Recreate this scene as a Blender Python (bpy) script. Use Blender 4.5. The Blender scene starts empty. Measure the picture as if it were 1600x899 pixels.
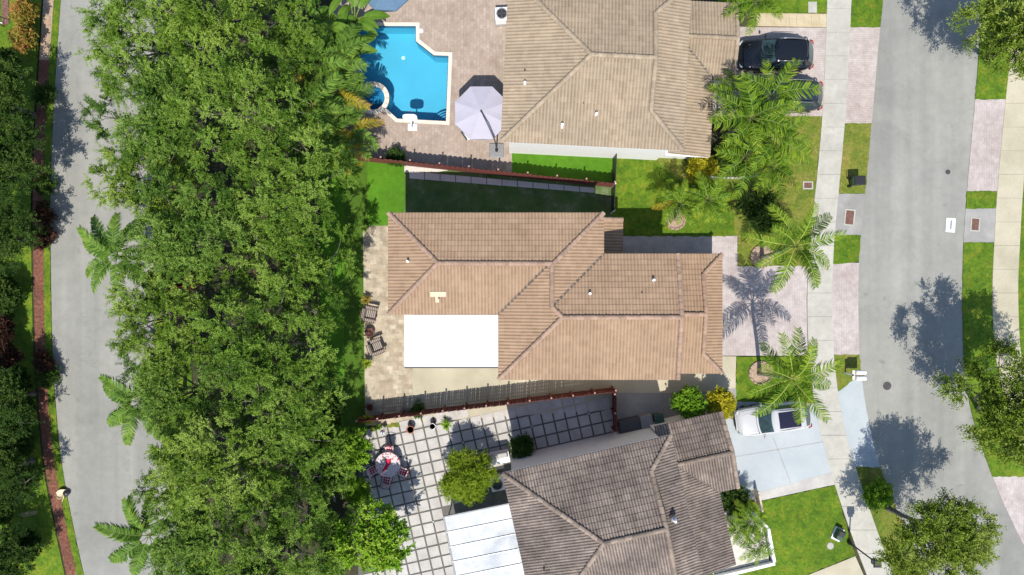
import bpy, bmesh, math, random
import numpy as np
from mathutils import Vector, Matrix
R = math.radians
rnd = random.Random(7)
scene = bpy.context.scene
COL = scene.collection

# ---------------------------------------------------------------- camera, sky, sun, exposure
PXM = 24.0            # photo pixels per metre at ground level
HC = 44.4             # height of the drone camera
cam = bpy.data.cameras.new('camera'); cam_o = bpy.data.objects.new('camera', cam); COL.objects.link(cam_o)
cam_o.location = (0, 0, HC); cam_o.rotation_euler = (0, 0, 0)
cam.sensor_width = 36; cam.lens = 18 / ((800 / PXM) / HC); cam.clip_end = 2000; cam.clip_start = 0.1
scene.camera = cam_o
SUN_EL, SUN_SX = 59.0, 0.05      # sun comes from the bottom of the picture, shadows fall up
world = bpy.data.worlds.new('World'); scene.world = world; world.use_nodes = True
wn = world.node_tree.nodes; wl = world.node_tree.links
sky = wn.new('ShaderNodeTexSky'); sky.sky_type = 'NISHITA'; sky.sun_disc = False
sky.sun_elevation = R(SUN_EL); sky.sun_rotation = R(180 - math.degrees(math.atan(SUN_SX)))
sky.air_density = 1.0; sky.dust_density = 0.6; sky.ozone_density = 1.5
wl.new(sky.outputs[0], wn['Background'].inputs[0]); wn['Background'].inputs[1].default_value = 0.14
sl = bpy.data.lights.new('sun', 'SUN'); sl.energy = 4.4; sl.angle = R(0.5); sl.color = (1.0, 0.955, 0.88)
so = bpy.data.objects.new('sun', sl); COL.objects.link(so)
so.rotation_euler = (R(90 - SUN_EL), 0, -math.atan(SUN_SX)); so.location = (0, -30, 40)
vs = scene.view_settings; vs.view_transform = 'Standard'; vs.look = 'None'; vs.gamma = 1; vs.exposure = 0.38
scene.cycles.max_bounces = 6; scene.cycles.diffuse_bounces = 2; scene.cycles.transparent_max_bounces = 12
scene.cycles.caustics_reflective = False; scene.cycles.caustics_refractive = False

# ---------------------------------------------------------------- helpers
def P(px, py, h=0.0):
    k = (1 - h / HC) / PXM
    return ((px - 800) * k, (449.5 - py) * k)
def P3(px, py, h=0.0, z=None):
    x, y = P(px, py, h); return (x, y, h if z is None else z)
def link(o, parent=None):
    COL.objects.link(o)
    if parent is not None: o.parent = parent
    return o
def tag(o, label, cat, group=None):
    o['label'] = label; o['category'] = cat
    if group: o['group'] = group
    return o
def struct(o, label=None):
    o['kind'] = 'structure'
    if label: o['label'] = label
    return o
def empty(name, loc, rz=0.0):
    o = bpy.data.objects.new(name, None); o.empty_display_size = 0.3
    o.location = loc if len(loc) == 3 else (loc[0], loc[1], 0); o.rotation_euler = (0, 0, rz); return link(o)
def thing(name, label, cat, loc, rz=0.0, group=None):
    return tag(empty(name, loc, rz), label, cat, group)
def obj(name, mesh, parent=None, loc=(0, 0, 0), rot=(0, 0, 0), sc=(1, 1, 1)):
    o = bpy.data.objects.new(name, mesh); o.location = loc; o.rotation_euler = rot; o.scale = sc
    return link(o, parent)
class MB:
    def __init__(s): s.v = []; s.f = []
    def add(s, vs_, fs):
        n = len(s.v); s.v += [tuple(v) for v in vs_]; s.f += [tuple(i + n for i in f) for f in fs]; return s
    def box(s, x0, x1, y0, y1, z0, z1, tp=0.0):
        t = tp
        s.add([(x0, y0, z0), (x1, y0, z0), (x1, y1, z0), (x0, y1, z0), (x0 + t, y0 + t, z1), (x1 - t, y0 + t, z1), (x1 - t, y1 - t, z1), (x0 + t, y1 - t, z1)],
              [(3, 2, 1, 0), (4, 5, 6, 7), (0, 1, 5, 4), (1, 2, 6, 5), (2, 3, 7, 6), (3, 0, 4, 7)]); return s
    def prism(s, pts, z0, z1):
        a = sum(pts[i][0] * pts[(i + 1) % len(pts)][1] - pts[(i + 1) % len(pts)][0] * pts[i][1] for i in range(len(pts)))
        if a < 0: pts = pts[::-1]
        n = len(pts)
        s.add([(p[0], p[1], z0) for p in pts] + [(p[0], p[1], z1) for p in pts],
              [tuple(range(n - 1, -1, -1)), tuple(range(n, 2 * n))] + [(i, (i + 1) % n, n + (i + 1) % n, n + i) for i in range(n)]); return s
    def tube(s, pts, rads, n=8, cap=True):
        rings = []
        for i, p in enumerate(pts):
            p = Vector(p); a = Vector(pts[max(i - 1, 0)]); b = Vector(pts[min(i + 1, len(pts) - 1)])
            d = (b - a).normalized(); up = Vector((0, 0, 1)) if abs(d.z) < 0.95 else Vector((1, 0, 0))
            e1 = d.cross(up).normalized(); e2 = e1.cross(d); r = rads[i] if hasattr(rads, '__len__') else rads
            rings.append([tuple(p + (e1 * math.cos(2 * math.pi * k / n) + e2 * math.sin(2 * math.pi * k / n)) * r) for k in range(n)])
        vv = [q for r_ in rings for q in r_]; ff = []
        for i in range(len(pts) - 1):
            for k in range(n): ff.append((i * n + k, (i + 1) * n + k, (i + 1) * n + (k + 1) % n, i * n + (k + 1) % n))
        if cap: ff += [tuple(range(n)), tuple(range(len(vv) - 1, len(vv) - n - 1, -1))]
        s.add(vv, ff); return s
    def disc(s, cx, cy, z0, z1, r0, r1=None, n=20):
        r1 = r0 if r1 is None else r1
        s.add([(cx + r0 * math.cos(2 * math.pi * k / n), cy + r0 * math.sin(2 * math.pi * k / n), z0) for k in range(n)] +
              [(cx + r1 * math.cos(2 * math.pi * k / n), cy + r1 * math.sin(2 * math.pi * k / n), z1) for k in range(n)],
              [tuple(range(n - 1, -1, -1)), tuple(range(n, 2 * n))] + [(k, (k + 1) % n, n + (k + 1) % n, n + k) for k in range(n)]); return s
    def ring(s, cx, cy, z0, z1, ri, ro, n=32):
        vv = []
        for (r, z) in ((ri, z0), (ro, z0), (ro, z1), (ri, z1)):
            vv += [(cx + r * math.cos(2 * math.pi * k / n), cy + r * math.sin(2 * math.pi * k / n), z) for k in range(n)]
        ff = []
        for a, b in ((0, 1), (1, 2), (2, 3), (3, 0)):
            for k in range(n): ff.append((a * n + k, b * n + k, b * n + (k + 1) % n, a * n + (k + 1) % n)[::-1])
        s.add(vv, ff); return s
    def lathe(s, prof, n=16, cx=0, cy=0):
        vv = []; ff = []
        for r, z in prof: vv += [(cx + r * math.cos(2 * math.pi * k / n), cy + r * math.sin(2 * math.pi * k / n), z) for k in range(n)]
        for i in range(len(prof) - 1):
            for k in range(n): ff.append((i * n + k, i * n + (k + 1) % n, (i + 1) * n + (k + 1) % n, (i + 1) * n + k))
        ff += [tuple(range(n - 1, -1, -1)), tuple(range(len(vv) - n, len(vv)))]
        s.add(vv, ff); return s
    def mesh(s, name, mat, smooth=False):
        m = bpy.data.meshes.new(name); m.from_pydata(s.v, [], s.f); m.materials.append(mat)
        if smooth: m.polygons.foreach_set('use_smooth', [True] * len(m.polygons))
        m.update(); return m
    def build(s, name, mat, parent=None, smooth=False, bevel=0, **k):
        o = obj(name, s.mesh(name, mat, smooth), parent, **k)
        if bevel:
            b = o.modifiers.new('bevel', 'BEVEL'); b.width = bevel; b.segments = 2; b.limit_method = 'ANGLE'
        return o
    def build_w(s, name, mat, parent, smooth=False, bevel=0):     # vertices in world space, parent an unrotated Empty
        o = s.build(name, mat, parent, smooth, bevel)
        o.location = -parent.location
        if parent.parent: o.location = (0, 0, 0)
        return o

def lerp_tab(tab, y):
    for (a, xa), (b, xb) in zip(tab, tab[1:]):
        if y <= b: return xa + (xb - xa) * (y - a) / (b - a)
    return tab[-1][1]
def smooth_tab(tab, step=12):
    ys = np.arange(tab[0][0], tab[-1][0] + 1, step); xs = np.array([lerp_tab(tab, y) for y in ys])
    for _ in range(10):
        xs[1:-1] = (xs[:-2] + 2 * xs[1:-1] + xs[2:]) / 4
    return list(zip(ys.tolist(), xs.tolist()))

# ---------------------------------------------------------------- materials
def newmat(name):
    m = bpy.data.materials.new(name); m.use_nodes = True; nt = m.node_tree
    return m, nt, nt.nodes['Principled BSDF']
def rgba(c): return (c[0], c[1], c[2], 1)
def ramp(nt, fac, stops):
    r = nt.nodes.new('ShaderNodeValToRGB'); e = r.color_ramp.elements
    while len(e) < len(stops): e.new(0.5)
    for i, (p, c) in enumerate(stops): e[i].position = p; e[i].color = rgba(c)
    nt.links.new(fac, r.inputs[0]); return r.outputs[0]
def noise(nt, scale, detail=4, rough=0.6, coord='pos', dist=0.0):
    n = nt.nodes.new('ShaderNodeTexNoise'); n.inputs['Scale'].default_value = scale; n.inputs['Detail'].default_value = detail
    n.inputs['Roughness'].default_value = rough; n.inputs['Distortion'].default_value = dist
    if coord == 'pos':
        g = nt.nodes.new('ShaderNodeNewGeometry'); nt.links.new(g.outputs['Position'], n.inputs['Vector'])
    else:
        g = nt.nodes.new('ShaderNodeTexCoord'); nt.links.new(g.outputs['Object'], n.inputs['Vector'])
    return n.outputs[0]
def mixc(nt, a, b, fac, mode='MIX'):
    m = nt.nodes.new('ShaderNodeMix'); m.data_type = 'RGBA'; m.blend_type = mode
    for sock, v in ((m.inputs[0], fac), (m.inputs[6], a), (m.inputs[7], b)):
        if hasattr(v, 'default_value') or hasattr(v, 'links'): nt.links.new(v, sock)
        else: sock.default_value = v if isinstance(v, (int, float)) else rgba(v)
    return m.outputs[2]
def bump(nt, bs, h, strength=0.3, dist=0.02):
    b = nt.nodes.new('ShaderNodeBump'); b.inputs['Strength'].default_value = strength; b.inputs['Distance'].default_value = dist
    nt.links.new(h, b.inputs['Height']); nt.links.new(b.outputs[0], bs.inputs['Normal'])
def plain(name, c, rough=0.6, metal=0.0, var=0.12, scale=6, coord='obj', coat=0.0):
    m, nt, bs = newmat(name)
    f = noise(nt, scale, 3, 0.6, coord)
    lo = tuple(x * (1 - var) for x in c); hi = tuple(min(1, x * (1 + var)) for x in c)
    nt.links.new(ramp(nt, f, [(0.3, lo), (0.7, hi)]), bs.inputs['Base Color'])
    bs.inputs['Roughness'].default_value = rough; bs.inputs['Metallic'].default_value = metal
    bs.inputs['Coat Weight'].default_value = coat
    return m
def surf(name, stops, scale, big=None, fine=None, rough=0.9, bstr=0.25, spots=None):
    """ground-like surface: noise ramp + large blotches + fine grain (+ spots)"""
    m, nt, bs = newmat(name)
    c = ramp(nt, noise(nt, scale, 6, 0.65), stops)
    if big:
        for sc, lo, hi in big:
            c = mixc(nt, c, ramp(nt, noise(nt, sc, 4, 0.6, dist=0.4), [(0.32, lo), (0.68, hi)]), 1.0, 'MULTIPLY')
    fn = noise(nt, fine or 40, 3, 0.7)
    c = mixc(nt, c, ramp(nt, fn, [(0.3, (0.78,) * 3), (0.7, (1.2,) * 3)]), 0.8, 'MULTIPLY')
    if spots:
        c = mixc(nt, c, spots[1], ramp(nt, noise(nt, spots[0], 2, 0.5), [(spots[2], (0,) * 3), (spots[2] + 0.06, (1,) * 3)]))
    nt.links.new(c, bs.inputs['Base Color']); bs.inputs['Roughness'].default_value = rough
    bs.inputs['Specular IOR Level'].default_value = 0.25
    bump(nt, bs, fn, bstr, 0.03)
    return m
def paver(name, cols, bw, bh, rot=0.0, mortar=(0.2, 0.17, 0.15), msize=0.012, big=None):
    m, nt, bs = newmat(name)
    g = nt.nodes.new('ShaderNodeNewGeometry'); mp = nt.nodes.new('ShaderNodeMapping'); mp.inputs['Rotation'].default_value = (0, 0, rot)
    nt.links.new(g.outputs['Position'], mp.inputs[0])
    b = nt.nodes.new('ShaderNodeTexBrick'); nt.links.new(mp.outputs[0], b.inputs['Vector'])
    b.inputs['Scale'].default_value = 1; b.inputs['Brick Width'].default_value = bw; b.inputs['Row Height'].default_value = bh
    b.inputs['Mortar Size'].default_value = msize; b.inputs['Mortar Smooth'].default_value = 0.3
    b.inputs['Color1'].default_value = rgba(cols[0]); b.inputs['Color2'].default_value = rgba(cols[1]); b.inputs['Mortar'].default_value = rgba(mortar)
    c = b.outputs['Color']
    c = mixc(nt, c, ramp(nt, noise(nt, 2.2, 5, 0.7), [(0.3, (0.84, 0.83, 0.82)), (0.7, (1.12, 1.1, 1.08))]), 1.0, 'MULTIPLY')
    for sc, lo, hi in (big or []):
        c = mixc(nt, c, ramp(nt, noise(nt, sc, 4, 0.6), [(0.35, lo), (0.65, hi)]), 1.0, 'MULTIPLY')
    nt.links.new(c, bs.inputs['Base Color']); bs.inputs['Roughness'].default_value = 0.9; bs.inputs['Specular IOR Level'].default_value = 0.25
    bump(nt, bs, b.outputs['Fac'], -0.3, 0.01)
    return m
def leafmat(name, stops, trans=0.2, rough=0.6, spec=0.12):
    m, nt, bs = newmat(name)
    a = nt.nodes.new('ShaderNodeAttribute'); a.attribute_name = 'tint'
    oi = nt.nodes.new('ShaderNodeObjectInfo')
    add = nt.nodes.new('ShaderNodeMath'); add.operation = 'MULTIPLY_ADD'; add.inputs[1].default_value = 0.16
    nt.links.new(oi.outputs['Random'], add.inputs[0]); nt.links.new(a.outputs['Fac'], add.inputs[2])
    c = ramp(nt, add.outputs[0], stops)
    nt.links.new(c, bs.inputs['Base Color']); bs.inputs['Roughness'].default_value = rough; bs.inputs['Specular IOR Level'].default_value = spec
    tr = nt.nodes.new('ShaderNodeBsdfTranslucent')
    nt.links.new(mixc(nt, c, (1.1, 1.25, 0.5), 1.0, 'MULTIPLY'), tr.inputs[0])
    mx = nt.nodes.new('ShaderNodeMixShader'); mx.inputs[0].default_value = trans
    nt.links.new(bs.outputs[0], mx.inputs[1]); nt.links.new(tr.outputs[0], mx.inputs[2])
    nt.links.new(mx.outputs[0], nt.nodes['Material Output'].inputs[0])
    return m
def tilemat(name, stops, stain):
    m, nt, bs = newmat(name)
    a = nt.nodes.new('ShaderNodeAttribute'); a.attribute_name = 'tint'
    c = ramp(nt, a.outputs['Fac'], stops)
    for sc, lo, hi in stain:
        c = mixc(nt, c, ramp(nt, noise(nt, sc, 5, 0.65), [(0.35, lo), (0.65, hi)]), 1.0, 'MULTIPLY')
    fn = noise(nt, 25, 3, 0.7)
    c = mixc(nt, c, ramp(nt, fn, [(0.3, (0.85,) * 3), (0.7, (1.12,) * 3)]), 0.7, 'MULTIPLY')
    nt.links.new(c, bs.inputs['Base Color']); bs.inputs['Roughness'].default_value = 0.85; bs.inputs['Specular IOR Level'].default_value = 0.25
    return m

M = {}
G1, G2, G3 = (0.042, 0.10, 0.006), (0.09, 0.165, 0.008), (0.19, 0.20, 0.018)
M['lawn'] = surf('lawn_grass', [(0.25, G1), (0.5, G2), (0.78, G3)], 1.6, big=[(0.35, (0.75, 0.8, 0.7), (1.25, 1.15, 1.2)), (6, (0.7,) * 3, (1.25,) * 3)], fine=22, bstr=0.8)
M['lawn_dry'] = surf('lawn_dry_grass', [(0.25, (0.06, 0.115, 0.012)), (0.5, (0.15, 0.175, 0.025)), (0.75, (0.25, 0.195, 0.06))], 0.9, big=[(0.4, (0.7, 0.9, 0.6), (1.25, 1.1, 1.2)), (7, (0.7,) * 3, (1.2,) * 3)], fine=22, bstr=0.8)
M['turf'] = surf('turf_bright', [(0.3, (0.055, 0.16, 0.006)), (0.7, (0.085, 0.21, 0.01))], 3, big=[(0.5, (0.85,) * 3, (1.1,) * 3)], fine=30, bstr=0.5, spots=(5, (0.3, 0.33, 0.12), 0.735))
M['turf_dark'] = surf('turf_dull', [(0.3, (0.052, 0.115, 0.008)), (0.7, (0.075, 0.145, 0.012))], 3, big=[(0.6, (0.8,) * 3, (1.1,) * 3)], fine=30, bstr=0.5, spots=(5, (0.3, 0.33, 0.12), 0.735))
M['soil'] = surf('soil', [(0.3, (0.03, 0.032, 0.016)), (0.55, (0.06, 0.055, 0.03)), (0.8, (0.12, 0.10, 0.06))], 1.5, big=[(0.3, (0.6, 0.75, 0.6), (1.2, 1.1, 1.1))], fine=18, bstr=0.9)
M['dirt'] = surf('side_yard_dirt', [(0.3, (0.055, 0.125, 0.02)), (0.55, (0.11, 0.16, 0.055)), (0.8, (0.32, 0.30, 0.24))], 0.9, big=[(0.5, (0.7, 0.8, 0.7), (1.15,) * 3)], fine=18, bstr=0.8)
M['mulch'] = surf('red_mulch', [(0.3, (0.10, 0.035, 0.022)), (0.55, (0.20, 0.085, 0.055)), (0.8, (0.32, 0.17, 0.11))], 6, big=[(0.5, (0.75,) * 3, (1.2,) * 3)], fine=25, bstr=1.0)
M['mulch_pale'] = surf('pale_mulch', [(0.3, (0.25, 0.16, 0.11)), (0.6, (0.42, 0.31, 0.22)), (0.8, (0.5, 0.4, 0.3))], 6, fine=25, bstr=1.0)
M['gravel'] = surf('white_gravel', [(0.3, (0.5, 0.46, 0.4)), (0.7, (0.75, 0.7, 0.62))], 8, fine=40, bstr=0.9)
def asphalt(name, a, b, c3):
    m, nt, bs = newmat(name)
    c = ramp(nt, noise(nt, 0.22, 5, 0.6, dist=0.6), [(0.3, a), (0.5, b), (0.72, c3)])
    c = mixc(nt, c, ramp(nt, noise(nt, 1.6, 6, 0.7), [(0.3, (0.9, 0.905, 0.9)), (0.7, (1.07,) * 3)]), 1.0, 'MULTIPLY')
    fn = noise(nt, 30, 4, 0.8)
    c = mixc(nt, c, ramp(nt, fn, [(0.3, (0.8,) * 3), (0.7, (1.2,) * 3)]), 0.7, 'MULTIPLY')
    g = nt.nodes.new('ShaderNodeNewGeometry')
    v = nt.nodes.new('ShaderNodeTexVoronoi'); v.feature = 'DISTANCE_TO_EDGE'; v.inputs['Scale'].default_value = 0.14
    ns = nt.nodes.new('ShaderNodeTexNoise'); ns.inputs['Scale'].default_value = 0.9; nt.links.new(g.outputs['Position'], ns.inputs[0])
    vm = nt.nodes.new('ShaderNodeVectorMath'); vm.operation = 'MULTIPLY_ADD'; vm.inputs[1].default_value = (1.6,) * 3
    nt.links.new(ns.outputs['Color'], vm.inputs[0]); nt.links.new(g.outputs['Position'], vm.inputs[2]); nt.links.new(vm.outputs[0], v.inputs['Vector'])
    mp = nt.nodes.new('ShaderNodeMapping'); mp.inputs['Scale'].default_value = (0.9, 0.035, 1); nt.links.new(g.outputs['Position'], mp.inputs[0])
    nw = nt.nodes.new('ShaderNodeTexNoise'); nw.inputs['Scale'].default_value = 1.0; nw.inputs['Detail'].default_value = 4; nt.links.new(mp.outputs[0], nw.inputs['Vector'])
    c = mixc(nt, c, ramp(nt, nw.outputs[0], [(0.35, (0.9, 0.9, 0.9)), (0.62, (1.06, 1.055, 1.04))]), 1.0, 'MULTIPLY')
    crack = ramp(nt, v.outputs['Distance'], [(0.0, (0.86, 0.86, 0.85)), (0.004, (1, 1, 1))])
    c = mixc(nt, c, crack, 0.8, 'MULTIPLY')
    c = mixc(nt, c, (0.12, 0.12, 0.12), ramp(nt, noise(nt, 0.9, 2, 0.5), [(0.70, (0,) * 3), (0.76, (0.4,) * 3)]))
    nt.links.new(c, bs.inputs['Base Color']); bs.inputs['Roughness'].default_value = 0.9; bs.inputs['Specular IOR Level'].default_value = 0.2
    bump(nt, bs, fn, 0.3, 0.01); return m
M['road'] = asphalt('worn_asphalt', (0.232, 0.23, 0.208), (0.268, 0.264, 0.238), (0.30, 0.293, 0.264))
M['concrete'] = surf('concrete', [(0.3, (0.38, 0.365, 0.315)), (0.7, (0.47, 0.45, 0.39))], 0.7, big=[(0.25, (0.9,) * 3, (1.06,) * 3), (3, (0.93,) * 3, (1.05,) * 3)], fine=35, bstr=0.15)
M['concrete_cream'] = surf('cream_concrete', [(0.3, (0.40, 0.358, 0.262)), (0.7, (0.48, 0.435, 0.325))], 0.6, big=[(0.3, (0.88, 0.88, 0.86), (1.06,) * 3)], fine=30, bstr=0.1)
M['concrete_grey'] = surf('grey_concrete', [(0.3, (0.25, 0.24, 0.225)), (0.7, (0.34, 0.33, 0.31))], 0.8, big=[(0.3, (0.85,) * 3, (1.08,) * 3)], fine=30, bstr=0.15)
M['concrete_blue'] = surf('painted_pale_blue_concrete', [(0.3, (0.36, 0.395, 0.41)), (0.7, (0.42, 0.45, 0.455))], 0.5, big=[(0.3, (0.94,) * 3, (1.04,) * 3)], fine=30, bstr=0.08)
M['slab'] = surf('pale_slab', [(0.3, (0.41, 0.39, 0.36)), (0.7, (0.5, 0.475, 0.44))], 1.4, big=[(0.8, (0.85,) * 3, (1.08,) * 3)], fine=30, bstr=0.15)
M['slab_grey'] = surf('grey_slab', [(0.3, (0.52, 0.49, 0.46)), (0.7, (0.68, 0.65, 0.61))], 0.8, fine=30, bstr=0.2)
M['slab_cream'] = surf('cream_slab', [(0.3, (0.42, 0.34, 0.21)), (0.7, (0.52, 0.44, 0.29))], 1.5, fine=30, bstr=0.2)
M['joint'] = surf('dark_joint', [(0.3, (0.10, 0.096, 0.084)), (0.7, (0.165, 0.16, 0.14))], 3, fine=20, bstr=0.9)
M['pool_deck'] = paver('pool_deck_paver', [(0.385, 0.32, 0.265), (0.325, 0.26, 0.21)], 0.32, 0.21, 1.571, mortar=(0.30, 0.23, 0.18), big=[(0.4, (0.9, 0.88, 0.88), (1.08, 1.08, 1.1))])
M['drive_pink'] = paver('pink_drive_paver', [(0.45, 0.405, 0.38), (0.415, 0.365, 0.34)], 0.2, 0.16, 1.571, mortar=(0.37, 0.325, 0.305), big=[(0.3, (0.9, 0.88, 0.88), (1.08, 1.1, 1.12)), (1.5, (0.92, 0.9, 0.9), (1.06, 1.06, 1.06))])
M['drive_tan'] = paver('tan_drive_paver', [(0.46, 0.41, 0.375), (0.41, 0.355, 0.32)], 0.2, 0.12, 0.0, mortar=(0.34, 0.28, 0.25), big=[(0.3, (0.9, 0.88, 0.88), (1.08, 1.1, 1.12))])
M['patio_pav'] = paver('mixed_patio_paver', [(0.46, 0.41, 0.315), (0.34, 0.28, 0.205)], 0.42, 0.30, 0.0, mortar=(0.35, 0.29, 0.21), big=[(1.1, (0.86, 0.86, 0.84), (1.16, 1.15, 1.15)), (0.25, (0.92,) * 3, (1.05,) * 3)])
M['white'] = plain('white_paint', (0.8, 0.8, 0.79), 0.5, var=0.03)
M['white_bright'] = plain('white_membrane', (0.86, 0.86, 0.855), 0.45, var=0.02, scale=0.4)
M['cream_wall'] = plain('cream_stucco', (0.62, 0.56, 0.45), 0.85, var=0.06)
M['beige_wall'] = plain('beige_stucco', (0.55, 0.45, 0.34), 0.85, var=0.06)
M['white_wall'] = plain('white_stucco', (0.72, 0.72, 0.70), 0.85, var=0.05)
M['black'] = plain('black_plastic', (0.018, 0.018, 0.02), 0.45)
M['dark_metal'] = plain('dark_metal', (0.035, 0.035, 0.04), 0.4, 0.6)
M['grey'] = plain('grey_plastic', (0.22, 0.22, 0.225), 0.5)
M['valley'] = plain('valley_metal', (0.10, 0.085, 0.075), 0.7, var=0.5, scale=5)
M['grey_dark'] = plain('charcoal_plastic', (0.055, 0.055, 0.062), 0.5)
M['metal'] = plain('galvanised_metal', (0.5, 0.5, 0.5), 0.35, 0.8)
M['green_plastic'] = plain('green_plastic', (0.03, 0.075, 0.05), 0.45)
M['rust'] = plain('rusty_iron', (0.15, 0.075, 0.055), 0.8, var=0.4)
M['iron'] = plain('cast_iron', (0.07, 0.068, 0.066), 0.7, 0.3, var=0.3)
M['red_wood'] = plain('red_stained_wood', (0.14, 0.034, 0.025), 0.8, var=0.3, scale=3)
M['brown_wood'] = plain('brown_wood', (0.13, 0.055, 0.04), 0.8, var=0.3)
M['terracotta'] = plain('terracotta', (0.3, 0.11, 0.06), 0.8, var=0.2)
M['bark'] = plain('grey_bark', (0.16, 0.14, 0.115), 0.9, var=0.45, scale=4)
M['palm_bark'] = plain('palm_bark', (0.27, 0.24, 0.2), 0.9, var=0.25, scale=8)
M['crownshaft'] = plain('palm_crownshaft', (0.12, 0.2, 0.04), 0.5)
M['rachis'] = plain('palm_rachis', (0.17, 0.22, 0.045), 0.6)
M['rachis_y'] = plain('yellow_palm_rachis', (0.34, 0.36, 0.06), 0.6)
M['dry_frond'] = plain('dry_palm_frond', (0.5, 0.38, 0.22), 0.8, var=0.3)
M['cloth_white'] = plain('parasol_cloth', (0.41, 0.39, 0.455), 0.85, var=0.03, scale=2)
M['cloth_blue'] = plain('blue_parasol_cloth', (0.09, 0.16, 0.24), 0.85, var=0.06)
M['pool_plaster'] = plain('pool_plaster', (0.10, 0.42, 0.56), 0.7, var=0.06, scale=0.5)
M['spa_plaster'] = plain('spa_plaster', (0.05, 0.24, 0.40), 0.6, var=0.15, scale=2)
M['pool_tile'] = plain('pool_edge_tile', (0.03, 0.12, 0.22), 0.3)
M['coping'] = surf('pool_coping', [(0.3, (0.62, 0.54, 0.44)), (0.7, (0.74, 0.66, 0.55))], 2, fine=30, bstr=0.15)
M['yellow_rock'] = plain('cream_rock', (0.5, 0.42, 0.3), 0.9, var=0.25)
M['red_cloth'] = plain('red_napkin', (0.5, 0.01, 0.05), 0.8)
M['car_black'] = plain('black_car_paint', (0.008, 0.009, 0.012), 0.18, 0.2, var=0.05, coat=0.6)
M['car_navy'] = plain('dark_blue_car_paint', (0.02, 0.028, 0.04), 0.25, 0.2, var=0.05, coat=0.5)
M['car_white'] = plain('white_car_paint', (0.45, 0.45, 0.455), 0.25, 0.0, var=0.01, coat=0.5)
M['rubber'] = plain('tyre_rubber', (0.015, 0.015, 0.015), 0.8)
M['lamp_glass'] = plain('headlamp_glass', (0.55, 0.57, 0.6), 0.1, 0.3)
M['tail_glass'] = plain('tail_lamp_red', (0.3, 0.012, 0.01), 0.2)
M['glass'] = plain('dark_window_glass', (0.03, 0.055, 0.06), 0.06, 0.0, var=0.3, scale=3, coat=0.3)
M['sun_glass'] = plain('sunroof_glass', (0.014, 0.013, 0.03), 0.08, 0.0, var=0.1)
M['win_glass'] = plain('window_glass', (0.05, 0.07, 0.08), 0.08)
# patterned cloth: white with red motifs (table and chair cushions)
def dotted(name):
    m, nt, bs = newmat(name); tc = nt.nodes.new('ShaderNodeTexCoord'); v = nt.nodes.new('ShaderNodeTexVoronoi'); v.inputs['Scale'].default_value = 6.2
    v.inputs['Randomness'].default_value = 0.35; nt.links.new(tc.outputs['Object'], v.inputs['Vector'])
    nt.links.new(ramp(nt, v.outputs['Distance'], [(0.3, (0.25, 0.01, 0.035)), (0.42, (0.45, 0.02, 0.06)), (0.47, (0.55, 0.5, 0.49))]), bs.inputs['Base Color']); bs.inputs['Roughness'].default_value = 0.85; return m
M['dotted'] = dotted('red_dotted_cloth')
def striped(name, a, b, sc):
    m, nt, bs = newmat(name); tc = nt.nodes.new('ShaderNodeTexCoord'); w = nt.nodes.new('ShaderNodeTexWave'); w.inputs['Scale'].default_value = sc; w.bands_direction = 'X'
    w.inputs['Distortion'].default_value = 0.6
    nt.links.new(tc.outputs['Object'], w.inputs['Vector']); nt.links.new(ramp(nt, w.outputs['Fac'], [(0.4, a), (0.6, b)]), bs.inputs['Base Color']); bs.inputs['Roughness'].default_value = 0.8; return m
M['stripe'] = striped('striped_cushion', (0.085, 0.07, 0.062), (0.34, 0.29, 0.24), 2.6)
def watermat():
    m, nt, bs = newmat('pool_water'); nt.nodes.remove(bs)
    t = nt.nodes.new('ShaderNodeBsdfTransparent'); t.inputs[0].default_value = (0.72, 0.93, 0.985, 1)
    g = nt.nodes.new('ShaderNodeBsdfGlossy'); g.inputs['Roughness'].default_value = 0.03
    lw = nt.nodes.new('ShaderNodeFresnel'); lw.inputs[0].default_value = 1.33
    b = nt.nodes.new('ShaderNodeBump'); b.inputs['Strength'].default_value = 0.25; b.inputs['Distance'].default_value = 0.05
    nt.links.new(noise(nt, 2.2, 3, 0.5), b.inputs['Height']); nt.links.new(b.outputs[0], g.inputs['Normal']); nt.links.new(b.outputs[0], lw.inputs['Normal'])
    mx = nt.nodes.new('ShaderNodeMixShader'); nt.links.new(lw.outputs[0], mx.inputs[0]); nt.links.new(t.outputs[0], mx.inputs[1]); nt.links.new(g.outputs[0], mx.inputs[2])
    nt.links.new(mx.outputs[0], nt.nodes['Material Output'].inputs[0]); return m
M['water'] = watermat()
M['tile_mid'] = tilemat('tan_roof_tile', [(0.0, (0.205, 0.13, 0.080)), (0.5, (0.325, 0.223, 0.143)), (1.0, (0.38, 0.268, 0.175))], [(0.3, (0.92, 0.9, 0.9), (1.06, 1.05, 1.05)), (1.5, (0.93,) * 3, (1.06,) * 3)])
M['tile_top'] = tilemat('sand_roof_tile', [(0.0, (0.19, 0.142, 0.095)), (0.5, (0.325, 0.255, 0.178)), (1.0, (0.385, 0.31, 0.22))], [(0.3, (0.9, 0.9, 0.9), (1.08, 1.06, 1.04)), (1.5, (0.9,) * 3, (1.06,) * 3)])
M['tile_low'] = tilemat('weathered_roof_tile', [(0.0, (0.105, 0.085, 0.074)), (0.5, (0.235, 0.193, 0.165)), (1.0, (0.345, 0.29, 0.245))], [(0.28, (0.62, 0.6, 0.6), (1.15, 1.12, 1.08)), (1.4, (0.72, 0.72, 0.74), (1.1,) * 3), (9, (0.8,) * 3, (1.1,) * 3)])
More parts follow.
